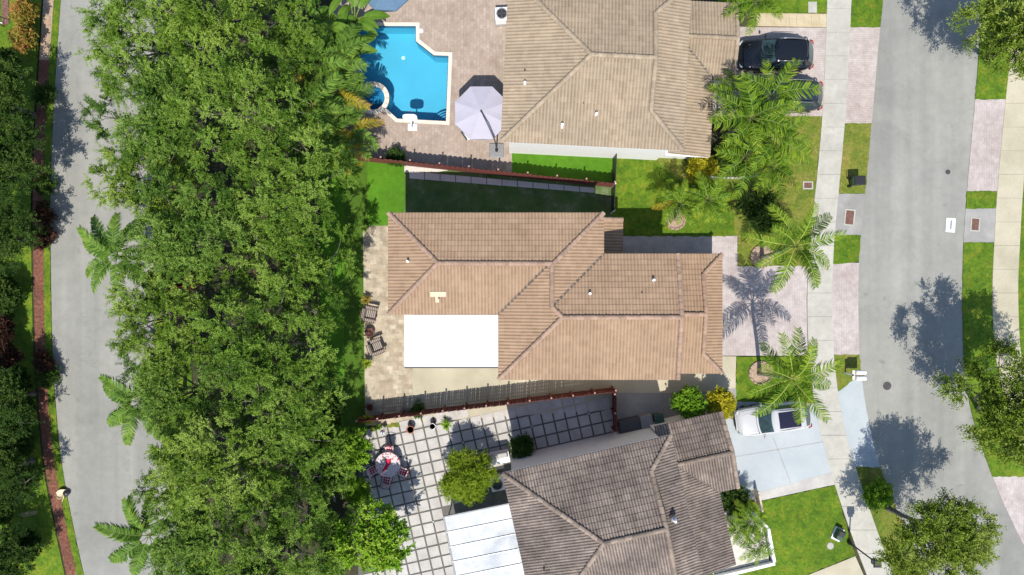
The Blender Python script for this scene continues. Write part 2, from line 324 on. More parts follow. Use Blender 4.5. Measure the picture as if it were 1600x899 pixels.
def capmat(name, c, var):
    m, nt, bs = newmat(name); oi = nt.nodes.new('ShaderNodeObjectInfo')
    k = ramp(nt, oi.outputs['Random'], [(0, tuple(x * (1 - var) for x in c)), (1, tuple(x * (1 + var * .6) for x in c))])
    k = mixc(nt, k, ramp(nt, noise(nt, 5, 4, .7), [(0.3, (.72,) * 3), (0.65, (1.08,) * 3)]), 1.0, 'MULTIPLY')
    nt.links.new(k, bs.inputs['Base Color']); bs.inputs['Roughness'].default_value = .85; return m
M['cap_mid'] = capmat('tan_ridge_cap', (0.345, 0.23, 0.162), .18); M['cap_top'] = capmat('sand_ridge_cap', (0.345, 0.27, 0.187), .18)
M['cap_low'] = capmat('brown_ridge_cap', (0.26, 0.20, 0.155), .35)
M['tile_pale'] = plain('pale_patch_tile', (0.55, 0.45, 0.31), 0.85, var=0.1)
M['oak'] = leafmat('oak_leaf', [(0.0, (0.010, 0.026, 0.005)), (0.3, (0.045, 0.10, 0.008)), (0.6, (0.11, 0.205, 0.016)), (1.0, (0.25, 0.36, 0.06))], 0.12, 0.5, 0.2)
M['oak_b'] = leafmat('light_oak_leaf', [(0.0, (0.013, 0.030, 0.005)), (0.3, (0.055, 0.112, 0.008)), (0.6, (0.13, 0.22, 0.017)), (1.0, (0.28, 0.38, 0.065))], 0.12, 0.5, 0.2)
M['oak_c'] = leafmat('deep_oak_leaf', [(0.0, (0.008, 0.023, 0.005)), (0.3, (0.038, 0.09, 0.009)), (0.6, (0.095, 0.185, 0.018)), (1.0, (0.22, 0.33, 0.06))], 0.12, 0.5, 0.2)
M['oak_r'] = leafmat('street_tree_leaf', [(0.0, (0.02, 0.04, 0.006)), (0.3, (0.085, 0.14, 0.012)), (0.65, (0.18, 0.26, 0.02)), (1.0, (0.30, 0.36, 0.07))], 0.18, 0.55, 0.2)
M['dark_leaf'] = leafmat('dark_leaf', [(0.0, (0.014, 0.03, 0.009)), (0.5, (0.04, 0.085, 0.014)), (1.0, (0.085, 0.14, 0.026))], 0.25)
M['lime_leaf'] = leafmat('lime_leaf', [(0.0, (0.03, 0.08, 0.008)), (0.3, (0.10, 0.22, 0.012)), (0.7, (0.19, 0.35, 0.02)), (1.0, (0.30, 0.42, 0.05))], 0.2, 0.55, 0.12)
M['bamboo_leaf'] = leafmat('bamboo_leaf', [(0.0, (0.06, 0.11, 0.012)), (0.3, (0.18, 0.27, 0.02)), (0.75, (0.32, 0.41, 0.035)), (1.0, (0.42, 0.46, 0.09))], 0.35)
M['croton'] = leafmat('yellow_croton_leaf', [(0.0, (0.1, 0.13, 0.01)), (0.35, (0.34, 0.32, 0.015)), (0.8, (0.55, 0.48, 0.03)), (1.0, (0.6, 0.5, 0.08))], 0.3)
M['croton_o'] = leafmat('orange_croton_leaf', [(0.0, (0.04, 0.06, 0.015)), (0.35, (0.13, 0.13, 0.02)), (0.7, (0.40, 0.30, 0.06)), (1.0, (0.42, 0.2, 0.07))], 0.3)
M['red_leaf'] = leafmat('red_ti_leaf', [(0.0, (0.04, 0.018, 0.012)), (0.5, (0.15, 0.05, 0.032)), (1.0, (0.26, 0.12, 0.07))], 0.3)
M['maroon'] = leafmat('maroon_leaf', [(0.0, (0.02, 0.012, 0.008)), (0.5, (0.055, 0.025, 0.018)), (1.0, (0.1, 0.05, 0.03))], 0.2)
M['frond'] = leafmat('palm_leaflet', [(0.0, (0.012, 0.032, 0.006)), (0.35, (0.055, 0.12, 0.010)), (0.7, (0.145, 0.235, 0.016)), (1.0, (0.31, 0.34, 0.035))], 0.14, 0.6, 0.06)
M['frond_green'] = leafmat('green_palm_leaflet', [(0.0, (0.018, 0.045, 0.010)), (0.35, (0.06, 0.13, 0.018)), (0.7, (0.13, 0.225, 0.03)), (1.0, (0.25, 0.33, 0.06))], 0.14, 0.6, 0.06)
M['frond_yellow'] = leafmat('yellowed_palm_leaflet', [(0.0, (0.10, 0.10, 0.012)), (0.4, (0.25, 0.22, 0.015)), (0.8, (0.42, 0.31, 0.03)), (1.0, (0.45, 0.22, 0.05))], 0.3, 0.6)
M['paddle'] = leafmat('paddle_leaf', [(0.0, (0.035, 0.09, 0.012)), (0.4, (0.095, 0.19, 0.018)), (0.8, (0.165, 0.27, 0.03)), (1.0, (0.30, 0.30, 0.04))], 0.3, 0.45, 0.2)
# ================================================================ SETTING: ground, roads, paving, lawns
def sheet(name, pts, z, mat, label=None, z0=-0.03, world=False):
    q = pts if world else [P(*p) for p in pts]
    return struct(MB().prism(q, z0, z).build(name, mat), label)
def wob(pts, amp=0.6, step=9, seed=1, closed=True):
    """subdivide a pixel outline and make it a little uneven"""
    r = random.Random(seed); out = []; n = len(pts); amp *= 1.35; step *= .65
    for i in range(n if closed else n - 1):
        a, b = pts[i], pts[(i + 1) % n]; L = math.hypot(b[0] - a[0], b[1] - a[1]); k = max(1, int(L / step))
        for j in range(k):
            t = j / k; out.append((a[0] + (b[0] - a[0]) * t + (r.uniform(-amp, amp) if j else 0), a[1] + (b[1] - a[1]) * t + (r.uniform(-amp, amp) if j else 0)))
    return out

# ground: one sheet to the horizon with an opening where the pool is sunk
hx0, hy1 = P(548, 26); hx1, hy0 = P(713, 207); E = 600
m = MB(); m.add([(-E, -E, -0.03), (E, -E, -0.03), (E, E, -0.03), (-E, E, -0.03), (hx0, hy0, -0.03), (hx1, hy0, -0.03), (hx1, hy1, -0.03), (hx0, hy1, -0.03)],
                [(0, 1, 5, 4), (1, 2, 6, 5), (2, 3, 7, 6), (3, 0, 4, 7)])
struct(m.build('ground', M['soil']), 'dark leaf litter soil under everything')

LRL = smooth_tab([(-60, 100), (0, 95), (100, 88), (200, 82), (300, 78), (450, 80), (550, 82), (620, 86), (720, 95), (800, 110), (899, 131), (960, 147)])
def lrl(y): return lerp_tab(LRL, y)
ys = [y for y, _ in LRL]
def edge(f, y0, y1, step=12):
    n = max(2, int(abs(y1 - y0) / step)); return [(f(y0 + (y1 - y0) * i / n), y0 + (y1 - y0) * i / n) for i in range(n + 1)]
def band(f0, f1, y0, y1): return edge(f0, y0, y1) + edge(f1, y1, y0)
sheet('road', band(lrl, lambda y: lrl(y) + 160, -60, 950), 0.0, M['road'], 'curved grey road beside the tree belt')
sheet('grass_verge', wob(band(lambda y: lrl(y) - 11, lambda y: lrl(y) - 0.5, -60, 950), 0.9, 9, 3), 0.02, M['lawn'], 'narrow grass edge of the curved road')
sheet('mulch_strip', band(lambda y: lrl(y) - 27, lambda y: lrl(y) - 11, 94, 950), 0.012, M['mulch'], 'red mulch strip along the curved road')
sheet('mulch_strip', band(lambda y: lrl(y) - 27, lambda y: lrl(y) - 11, -60, 94), 0.012, M['mulch_pale'], 'pale mulch strip at the top of the curved road')
sheet('lawn', wob(band(lambda y: -260, lambda y: lrl(y) - 30, -60, 950), 0.5, 12, 4), 0.016, M['lawn'], 'lawn left of the red mulch strip')
sheet('grass_verge', wob(band(lambda y: lrl(y) + 161, lambda y: lrl(y) + 215, -60, 950), 1.5, 9, 5), 0.015, M['lawn'], 'grass under the trees on the right of the curved road')
# turf strips
sheet('turf', [(500, 246), (632, 252), (632, 356), (575, 356), (575, 672), (500, 672)], 0.02, M['turf'], 'bright green turf behind the tan house')
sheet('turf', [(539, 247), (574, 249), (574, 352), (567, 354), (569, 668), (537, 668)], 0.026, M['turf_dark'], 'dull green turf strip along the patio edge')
# side yard between the two upper houses
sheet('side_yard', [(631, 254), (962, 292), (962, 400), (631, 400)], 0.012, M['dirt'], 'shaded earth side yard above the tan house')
sheet('gravel', wob([(632, 253), (716, 263), (690, 268), (632, 270)], 0.7, 6, 2), 0.022, M['gravel'], 'sliver of white gravel by the upper fence')
sheet('turf', [(798, 224), (960, 237), (957, 291), (798, 276)], 0.02, M['turf'], 'turf strip below the sand coloured house')

XSL = smooth_tab([(-60, 1293), (0, 1292), (44, 1291), (180, 1285), (290, 1275), (380, 1264), (470, 1260), (560, 1263), (625, 1270), (690, 1285), (760, 1304), (850, 1335), (960, 1378)])
XSR = smooth_tab([(-60, 1332), (0, 1330), (50, 1328), (190, 1320), (300, 1310), (380, 1302), (470, 1299), (560, 1302), (620, 1309), (690, 1323), (745, 1341), (830, 1370), (960, 1418)])
XRL = smooth_tab([(-60, 1384), (0, 1380), (60, 1373), (190, 1362), (300, 1352), (380, 1343), (450, 1340), (560, 1342), (640, 1352), (730, 1373), (800, 1402), (880, 1440), (960, 1485)])
XRR = smooth_tab([(-60, 1538), (0, 1535), (150, 1524), (280, 1512), (370, 1505), (450, 1503), (560, 1505), (640, 1514), (755, 1553), (835, 1590), (960, 1655)])
S2L = smooth_tab([(-60, 1595), (0, 1588), (160, 1570), (300, 1557), (450, 1549), (560, 1553), (650, 1577), (740, 1615), (960, 1730)])
fs = lambda tab: (lambda y: lerp_tab(tab, y))
xsl, xsr, xrl, xrr, s2l = fs(XSL), fs(XSR), fs(XRL), fs(XRR), fs(S2L)
sheet('road', band(xrl, xrr, -60, 950), 0.001, M['road'], 'pale residential street on the right')
# sidewalks of separate concrete panels
def sidewalk(label, fl, fr, y0, y1, step, mat):
    base = sheet('sidewalk', band(fl, fr, y0, y1), 0.03, M['concrete'], label)
    y = y0; i = 0
    while y < y1 - 4:
        b = min(y + step, y1)
        q = [P(*p) for p in (edge(fl, y + 0.25, b - 0.25, 12) + edge(fr, b - 0.25, y + 0.25, 12))]
        MB().prism(q, 0.0, 0.055 + 0.004 * math.sin(i * 2.3)).build('panel', mat, base); y = b; i += 1
sidewalk('concrete sidewalk past the three driveways', xsl, xsr, -60, 950, 37, M['concrete'])
sidewalk('concrete sidewalk across the street at the right edge', s2l, lambda y: s2l(y) + 40, -60, 700, 37, M['concrete_cream'])
# strip between sidewalk and street
def strip(name, y0, y1, mat, z, label, f0=None, f1=None, w=0.8, seed=1, d0=0.0, d1=0.0):
    f0 = f0 or xsr; f1 = f1 or xrl
    pts = [(f0(y0), y0), (f1(y0 + d0), y0 + d0)] + edge(f1, y0 + d0, y1 + d1, 12)[1:-1] + [(f1(y1 + d1), y1 + d1), (f0(y1), y1)] + edge(f0, y1, y0, 12)[1:-1]
    sheet(name, wob(pts, w, 8, seed) if w else pts, z, mat, label)
strip('lawn', -60, 43, M['lawn'], 0.045, 'grass strip at the top between sidewalk and street', seed=11)
strip('driveway_apron', 43, 198, M['drive_tan'], 0.036, 'paver apron in front of the black cars', w=0)
strip('lawn', 193, 303, M['lawn_dry'], 0.046, 'dry grass strip with the green wheeled bin', seed=12)
strip('inlet_apron', 303, 368, M['concrete_grey'], 0.034, 'grey concrete apron of the kerb drain', w=0)
strip('lawn', 368, 413, M['lawn'], 0.047, 'small grass patch below the kerb drain', seed=13, d1=-4)
strip('driveway_apron', 411, 556, M['drive_pink'], 0.035, 'pink paver apron of the tan house', w=0)
strip('lawn', 554, 612, M['lawn_dry'], 0.044, 'grass corner under the white mailboxes', seed=14, d1=-26)
strip('driveway_apron', 606, 731, M['concrete_blue'], 0.04, 'pale blue painted apron of the lower driveway', w=0, d0=-26)
strip('lawn', 730, 960, M['lawn_dry'], 0.043, 'grass strip under the lower street tree', seed=15)
# across the street
strip('lawn', -60, 156, M['lawn'], 0.043, 'grass under the upper right street tree', xrr, s2l, seed=16)
strip('driveway_apron', 155, 299, M['drive_pink'], 0.035, 'pink paver apron across the street', xrr, s2l, w=0)
strip('lawn', 299, 326, M['lawn'], 0.044, 'grass patch above the drain across the street', xrr, s2l, seed=17)
strip('inlet_apron', 326, 379, M['concrete_grey'], 0.034, 'concrete drain apron across the street', xrr, s2l, w=0)
strip('lawn', 379, 745, M['lawn'], 0.042, 'long grass strip across the street', xrr, s2l, seed=18)
strip('driveway_apron', 742, 860, M['drive_pink'], 0.037, 'paver apron at the lower right edge', xrr, s2l, w=0)
sheet('lawn', band(lambda y: s2l(y) + 40, lambda y: 1900, -60, 700), 0.03, M['lawn'], 'lawn beyond the far sidewalk')
# front yards
sheet('lawn', wob([(957, 242), (1152, 242), (1152, 182), (1285, 180), (1275, 290), (1264, 380), (1262, 416), (1152, 416), (1152, 369), (957, 369)], 0.8, 9, 21), 0.03, M['lawn_dry'], 'front lawn between the two upper driveways')
sheet('lawn', wob([(958, 243), (1010, 243), (1060, 280), (1140, 300), (1150, 369), (958, 369)], 1.5, 9, 22), 0.036, M['lawn'], 'greener lawn patch beside the sand coloured house')
sheet('driveway', [(1040, 41), (1291, 44), (1288, 110), (1285, 182), (1040, 182)], 0.034, M['drive_tan'], 'paver driveway with two dark cars')
sheet('lawn', wob([(1120, -60), (1293, -60), (1292, 21), (1120, 20)], 0.8, 9, 23), 0.033, M['lawn'], 'lawn at the top behind the black car')
bs_ = sheet('path', [(1182, 21), (1292, 22), (1291, 43), (1182, 41)], 0.028, M['slab_cream'], 'cream slab path above the black car')
for i in range(9):
    x = 1186 + i * 11.7; MB().prism([P(x, 23), P(x + 11, 23), P(x + 11, 39), P(x, 39)], 0.0, 0.05).build('slab', M['slab_cream'], bs_)
sheet('driveway', [(957, 369), (1152, 369), (1152, 415), (1262, 415), (1260, 470), (1262, 556), (957, 556)], 0.028, M['drive_pink'], 'pink paver driveway of the tan house')
sheet('lawn', wob([(1150, 557), (1263, 557), (1268, 600), (1271, 630), (1150, 628)], 0.8, 9, 24), 0.04, M['lawn'], 'grass bed between the two lower driveways')
# mid lot hard surfaces
sheet('patio', [(567, 353), (660, 353), (660, 665), (571, 665)], 0.032, M['patio_pav'], 'mottled beige paver patio behind the tan house')
sheet('patio', [(645, 470), (960, 470), (960, 640), (645, 660)], 0.036, M['concrete_cream'], 'smooth cream concrete beside the tan house')
sheet('patio', [(957, 556), (1150, 557), (1149, 606), (1085, 614), (957, 614)], 0.034, M['concrete_cream'], 'cream concrete path beside the tan house garage')
sheet('side_path', [(957, 612), (1152, 598), (1152, 640), (1130, 700), (957, 720)], 0.030, M['concrete_grey'], 'grey concrete side path with the bins')
# lower lot
sheet('driveway', [(1118, 640), (1150, 622), (1269, 622), (1300, 743), (1174, 781), (1118, 781)], 0.038, M['concrete_blue'], 'pale blue painted concrete driveway with the white car')
for a, b in (((1208, 684), (1238, 762)), ((1135, 716), (1288, 690))):
    d = Vector((b[0] - a[0], b[1] - a[1])).normalized(); n = Vector((-d.y, d.x)) * 0.45
    sheet('driveway_joint', [(a[0] + n.x, a[1] + n.y), (b[0] + n.x, b[1] + n.y), (b[0] - n.x, b[1] - n.y), (a[0] - n.x, a[1] - n.y)], 0.0425, M['concrete_grey'], None)
sheet('driveway_border', [(1174, 773), (1299, 738), (1304, 757), (1180, 784)], 0.043, M['slab'], 'cream border below the pale blue driveway')
sheet('lawn', wob([(1100, 782), (1182, 785), (1304, 758), (1336, 868), (1255, 900), (1225, 960), (1040, 960)], 0.7, 9, 25), 0.034, M['lawn'], 'front lawn of the weathered roof house')
sheet('path', [(1336, 869), (1256, 901), (1230, 960), (1376, 960)], 0.04, M['concrete_cream'], 'concrete path at the bottom edge')
# chequered slab patio
cu, cv = (0.9744, -0.2250), (0.2250, 0.9744)
pat = sheet('patio', [(560, 672), (700, 648), (957, 612), (957, 700), (800, 760), (760, 960), (560, 960)], 0.02, M['joint'], 'patio of square pale slabs with dark joints')
def inpoly(p, poly):
    c = False; n = len(poly)
    for i in range(n):
        a, b = poly[i], poly[(i + 1) % n]
        if (a[1] > p[1]) != (b[1] > p[1]) and p[0] < (b[0] - a[0]) * (p[1] - a[1]) / (b[1] - a[1]) + a[0]: c = not c
    return c
SP = 18.3; hs = SP * 0.436 / PXM
slabm = [MB().box(-hs, hs, -hs, hs, 0, 0.045 + 0.006 * i, 0.006).mesh('slab', M['slab']) for i in range(3)]
area = [(572, 664), (955, 613), (955, 670), (822, 702), (800, 706), (770, 760), (690, 800), (735, 920), (575, 920)]
r5 = random.Random(5)
for i in range(-10, 24):
    for j in range(-6, 18):
        x = 655 + SP * (i * cu[0] + j * cv[0]); y = 679 + SP * (i * cu[1] + j * cv[1])
        if inpoly((x, y), area) and y < 912:
            w = P(x, y); o = obj('slab', r5.choice(slabm), pat, (w[0], w[1], 0), (0, 0, math.atan2(-cu[1], cu[0]) + r5.uniform(-.012, .012)))
stm = MB().lathe([(0.02, 0.02), (0.055, 0.05), (0.04, 0.085), (0.01, 0.095)], 8).mesh('white_stone', M['white'], True)
for i, j in ((-2, 2), (1, 5), (3, 2), (-1, 8), (9, 2), (14, 2), (16, 4), (6, 4), (4, 9)):
    x = 655 + SP * ((i + .5) * cu[0] + (j - .5) * cv[0]); y = 679 + SP * ((i + .5) * cu[1] + (j - .5) * cv[1]); w = P(x, y)
    if inpoly((x, y), area): obj('joint_stone', stm, pat, (w[0], w[1], 0))
sheet('grass_edge', wob([(578, 668), (640, 657), (702, 648), (702, 653), (640, 663), (580, 675)], 1.0, 6, 31), 0.05, M['lawn_dry'], 'weedy grass edge along the lower red fence')
# grey stepping slabs beside the upper fence
r6 = random.Random(6)
for i in range(12):
    t0, t1 = i / 12, (i + 0.95) / 12; wd = 11 - 3.5 * t0
    a = (640 + 290 * t0, 268 + 26 * t0); b = (640 + 290 * t1, 268 + 26 * t1)
    o = MB().prism([P(*a), P(*b), P(b[0], b[1] + wd), P(a[0], a[1] + wd)], -0.02, 0.045 + r6.uniform(0, .012)).build('stepping_slab', M['slab_grey'])
    tag(o, 'grey stepping slab in the row along the upper red fence', 'slab', 'stepping slabs beside the upper fence')
# ---------------------------------------------------------------- pool deck, pool and spa
spc, spr = (583, 154), 26
arc = [(spc[0] + spr * math.cos(R(a)), spc[1] - spr * math.sin(R(a))) for a in range(-38, 131, 8)]
outline = [(556, 41), (650, 41.5), (650, 65), (678, 87), (701, 88), (697, 190), (621, 186)] + arc + [(560, 118), (556, 100)]
def offset(pts, d):
    out = []; n = len(pts)
    for i in range(n):
        a, b, c = Vector(pts[i - 1]), Vector(pts[i]), Vector(pts[(i + 1) % n])
        e1 = (b - a).normalized(); e2 = (c - b).normalized(); n1 = Vector((e1.y, -e1.x)); n2 = Vector((e2.y, -e2.x))
        k = (n1 + n2); k = k.normalized() / max(0.5, k.normalized().dot(n1)); out.append((b.x + k.x * d, b.y + k.y * d))
    return out
cop = offset(outline, 5.5)
def holed(outer, inner, z):
    bm = bmesh.new()
    es = []
    for loop in (outer, inner):
        vv = [bm.verts.new((*P(*p), z)) for p in loop]
        es += [bm.edges.new((vv[i], vv[(i + 1) % len(vv)])) for i in range(len(vv))]
    bmesh.ops.triangle_fill(bm, edges=es, use_beauty=True)
    for f in bm.faces:
        f.normal_update()
        if f.normal.z < 0: f.normal_flip()
    return bm
# hull of pool coping + spa ring as the opening in the deck
spa_out = [(spc[0] + 26 * math.cos(R(a)), spc[1] - 26 * math.sin(R(a))) for a in range(0, 360, 10)]
hole = [p for p in cop if not (abs(math.hypot(p[0] - spc[0], p[1] - spc[1]) - spr) < 9 and p[0] > 560)]
hole = cop[:7] + [(spc[0] + 25.5 * math.cos(R(a)), spc[1] - 25.5 * math.sin(R(a))) for a in range(-45, -211, -12)] + [(555, 130), (551, 100)]
bm = holed([(520, -60), (800, -60), (800, 282), (798, 276), (700, 263), (560, 245), (520, 240)], hole, 0.04)
dm = bpy.data.meshes.new('pool_deck'); bm.to_mesh(dm); bm.free(); dm.materials.append(M['pool_deck'])
struct(obj('pool_deck', dm), 'pinkish paver deck round the pool')
pool = thing('swimming_pool', 'blue swimming pool with cream coping and angled corner', 'pool', (*P(640, 120), 0))
ow = [P(*p) for p in outline]; n = len(ow)
m = MB(); m.add([(x, y, 0.06) for x, y in ow] + [(x, y, -1.35) for x, y in ow], [(i, (i + 1) % n, n + (i + 1) % n, n + i) for i in range(n)] + [tuple(range(n, 2 * n))])
m.build_w('basin', M['pool_plaster'], pool)
oi = [P(*p) for p in offset(outline, -0.7)]
m = MB(); m.add([(x, y, 0.05) for x, y in oi] + [(x, y, -0.26) for x, y in oi], [(i, (i + 1) % n, n + (i + 1) % n, n + i) for i in range(n)]); m.build_w('edge_tile_band', M['pool_tile'], pool)
MB().add([(x, y, -0.10) for x, y in ow], [tuple(range(n))]).build_w('water', M['water'], pool)
mc = MB(); cw_ = [P(*p) for p in cop]
mc.add([(x, y, 0.058) for x, y in cw_] + [(x, y, 0.058) for x, y in ow], [(i, (i + 1) % n, n + (i + 1) % n, n + i) for i in range(n) if not 6 < i < 6 + len(arc) + 1]); mc.build_w('coping_bed', M['coping'], pool)
# coping as separate stones
segs = [(cop[i], cop[(i + 1) % n], outline[i], outline[(i + 1) % n]) for i in range(n)]
for i, (a, b, c, d) in enumerate(segs):
    if 6 < i < 6 + len(arc) + 1: continue
    L = math.hypot(b[0] - a[0], b[1] - a[1]); k = max(1, round(L / 10))
    for j in range(k):
        t0, t1 = j / k + 0.012, (j + 1) / k - 0.012
        f = lambda p, q, t: (p[0] + (q[0] - p[0]) * t, p[1] + (q[1] - p[1]) * t)
        MB().prism([P(*f(a, b, t0)), P(*f(a, b, t1)), P(*f(c, d, t1)), P(*f(c, d, t0))], 0.0, 0.075).build_w('coping_stone', M['coping'], pool)
for k_, (r, dz) in enumerate(((25, -1.0), (19.5, -0.78), (14, -0.55), (8, -0.33))):
    cx, cy = 697, 190; q = [(cx - 0.5, cy - 0.5)] + [(cx - r * math.cos(R(a)), cy - r * math.sin(R(a)) * 0.95) for a in range(0, 91, 9)]
    q = [P(*p) for p in q]; MB().prism(q, -1.34, dz).build_w('step', M['pool_plaster'], pool)
    m = MB(); e = [P(cx - r * math.cos(R(a)), cy - r * math.sin(R(a)) * 0.95) for a in range(0, 91, 9)]; e2 = [P(cx - (r - 1.1) * math.cos(R(a)), cy - (r - 1.1) * math.sin(R(a)) * 0.95) for a in range(0, 91, 9)]
    m.prism(e + e2[::-1], dz - 0.02, dz + 0.006); m.build_w('step_edge', M['pool_tile'], pool)
MB().disc(*P(625, 80), -1.348, -1.335, 0.13).build_w('drain', M['white'], pool)
spa = thing('spa', 'round sunken spa at the corner of the pool', 'spa', (*P(*spc), 0))
sc_ = P(*spc); ri, ro = 18.5 / PXM, 25.8 / PXM
for k in range(16):
    a0, a1 = R(k * 22.5 + .8), R((k + 1) * 22.5 - .8)
    q = [(sc_[0] + r * math.cos(a), sc_[1] + r * math.sin(a)) for r, aa in ((ro, (a0, (a0 + a1) / 2, a1)), (ri, (a1, (a0 + a1) / 2, a0))) for a in aa]
    MB().prism(q, -0.9, 0.12).build_w('coping_stone', M['coping'], spa)
m = MB(); m.ring(sc_[0], sc_[1], -1.3, 0.02, ri - 0.02, ri + 0.1); m.disc(sc_[0], sc_[1], -1.32, -1.0, ri); m.build_w('basin', M['spa_plaster'], spa)
MB().ring(sc_[0], sc_[1], -1.0, -0.55, ri * 0.62, ri).build_w('bench', M['spa_plaster'], spa)
MB().disc(sc_[0], sc_[1], -0.06, -0.05, ri + 0.01, n=32).build_w('water', M['water'], spa)
# ================================================================ HOUSES
def tile_slope(name, parent, poly, eA, eB, z0, t, mat, rib=0.19, course=0.33, seed=0):
    """one roof slope of real interlocking tiles; poly = convex plan polygon (world), eA-eB = eave line"""
    lo_ = mat is M['tile_low']; kr, kl = (0.034, 0.028) if lo_ else ((0.03, 0.026) if mat is M['tile_top'] else (0.028, 0.026))
    if lo_: rib, course = 0.165, 0.37
    rg = np.random.default_rng(seed); A = np.array(eA, float); B = np.array(eB, float); pl = np.array(poly, float)
    u = (B - A) / np.linalg.norm(B - A); w = np.array([-u[1], u[0]])
    if np.dot(pl.mean(0) - A, w) < 0: w = -w
    th = math.atan(t); cw = course * math.cos(th)
    su = (pl - A) @ u; sw = (pl - A) @ w
    i0, i1 = math.floor(su.min() / rib) - 1, math.ceil(su.max() / rib) + 1; k0, k1 = math.floor(sw.min() / cw) - 1, math.ceil(sw.max() / cw) + 1
    I, K = np.meshgrid(np.arange(i0, i1), np.arange(k0, k1)); I = I.ravel(); K = K.ravel()
    cen = A + np.outer((I + .5) * rib, u) + np.outer((K + .5) * cw, w)
    n = len(pl); area = sum(pl[i][0] * pl[(i + 1) % n][1] - pl[(i + 1) % n][0] * pl[i][1] for i in range(n)); sgn = 1 if area > 0 else -1
    keep = np.ones(len(I), bool)
    for i in range(n):
        a, b = pl[i], pl[(i + 1) % n]; d = b - a; d = d / np.linalg.norm(d); nn = np.array([-d[1], d[0]]) * sgn
        keep &= ((cen - a) @ nn) > -0.3
    I = I[keep]; K = K[keep]; N = len(I)
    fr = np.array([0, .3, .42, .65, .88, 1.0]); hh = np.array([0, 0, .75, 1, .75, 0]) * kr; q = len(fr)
    U = (I[:, None] + fr[None]) * rib                           # N,q
    lift = kl + rg.uniform(-.002, .002, N)
    rows = []
    for kk, dz, hm in ((0.0, 1.0, 1.0), (1.06, 0.0, 1.0), (0.0, -0.1, 0.0)):
        V = (K[:, None] + kk) * cw + (0 * U)
        Z = z0 + t * V + hm * hh[None] + (lift[:, None] * dz)
        X = A[0] + U * u[0] + V * w[0]; Y = A[1] + U * u[1] + V * w[1]
        rows.append(np.stack([X, Y, Z], -1))
    verts = np.stack(rows, 1).reshape(-1, 3)                   # N,3,q
    base = (np.arange(N) * 3 * q)[:, None]; j = np.arange(q - 1)[None]
    top = np.stack([base + j, base + j + 1, base + q + j + 1, base + q + j], -1).reshape(-1, 4)
    but = np.stack([base + 2 * q + j, base + 2 * q + j + 1, base + j + 1, base + j], -1).reshape(-1, 4)
    faces = np.concatenate([top, but])
    if u[0] * w[1] - u[1] * w[0] < 0: faces = faces[:, ::-1]
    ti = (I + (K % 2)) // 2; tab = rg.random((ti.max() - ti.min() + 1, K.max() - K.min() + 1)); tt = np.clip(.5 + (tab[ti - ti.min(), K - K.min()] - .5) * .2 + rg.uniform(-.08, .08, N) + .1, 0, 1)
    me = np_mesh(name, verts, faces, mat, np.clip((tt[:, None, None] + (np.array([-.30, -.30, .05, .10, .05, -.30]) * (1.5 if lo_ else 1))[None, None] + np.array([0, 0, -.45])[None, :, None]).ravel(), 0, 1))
    bm = bmesh.new(); bm.from_mesh(me)
    for i in range(n):
        a, b = pl[i], pl[(i + 1) % n]; d = b - a; d = d / np.linalg.norm(d); nn = np.array([d[1], -d[0]]) * sgn
        mid = (a + b) / 2
        if abs(np.dot(mid - A, w)) < 0.02: continue             # the eave edge keeps its tile ends
        bmesh.ops.bisect_plane(bm, geom=bm.verts[:] + bm.edges[:] + bm.faces[:], plane_co=(a[0], a[1], 0), plane_no=(nn[0], nn[1], 0), clear_outer=True)
    # drop courses below the eave
    bmesh.ops.bisect_plane(bm, geom=bm.verts[:] + bm.edges[:] + bm.faces[:], plane_co=(A[0] - w[0] * .03, A[1] - w[1] * .03, 0), plane_no=(-w[0], -w[1], 0), clear_outer=True)
    bm.to_mesh(me); bm.free()
    o = obj(name, me, parent, -parent.location); o['kind'] = 'stuff'
    # boarding under the tiles
    zz = lambda p: z0 + t * float(np.dot(np.array(p) - A, w)) - 0.02
    pts = [(p[0], p[1], zz(p)) for p in pl]; m = MB(); m.add(pts + [(p[0], p[1], p[2] - 0.06) for p in pts], [tuple(range(n)), tuple(range(2 * n - 1, n - 1, -1))] + [(i, (i + 1) % n, n + (i + 1) % n, n + i) for i in range(n)])
    m.build_w('roof_deck', mat, parent)
    return o
def np_mesh(name, verts, faces, mat, tint=None, smooth=False):
    me = bpy.data.meshes.new(name); verts = np.ascontiguousarray(verts, np.float32); faces = np.ascontiguousarray(faces, np.int32); k = faces.shape[1]
    me.vertices.add(len(verts)); me.vertices.foreach_set('co', verts.ravel())
    me.loops.add(faces.size); me.loops.foreach_set('vertex_index', faces.ravel())
    me.polygons.add(len(faces)); me.polygons.foreach_set('loop_start', np.arange(0, faces.size, k, dtype=np.int32))
    me.update(calc_edges=True)
    if tint is not None:
        a = me.attributes.new('tint', 'FLOAT', 'POINT'); a.data.foreach_set('value', np.ascontiguousarray(tint, np.float32))
    me.polygons.foreach_set('use_smooth', np.full(len(faces), smooth, bool))
    me.materials.append(mat); return me
_cap = {}
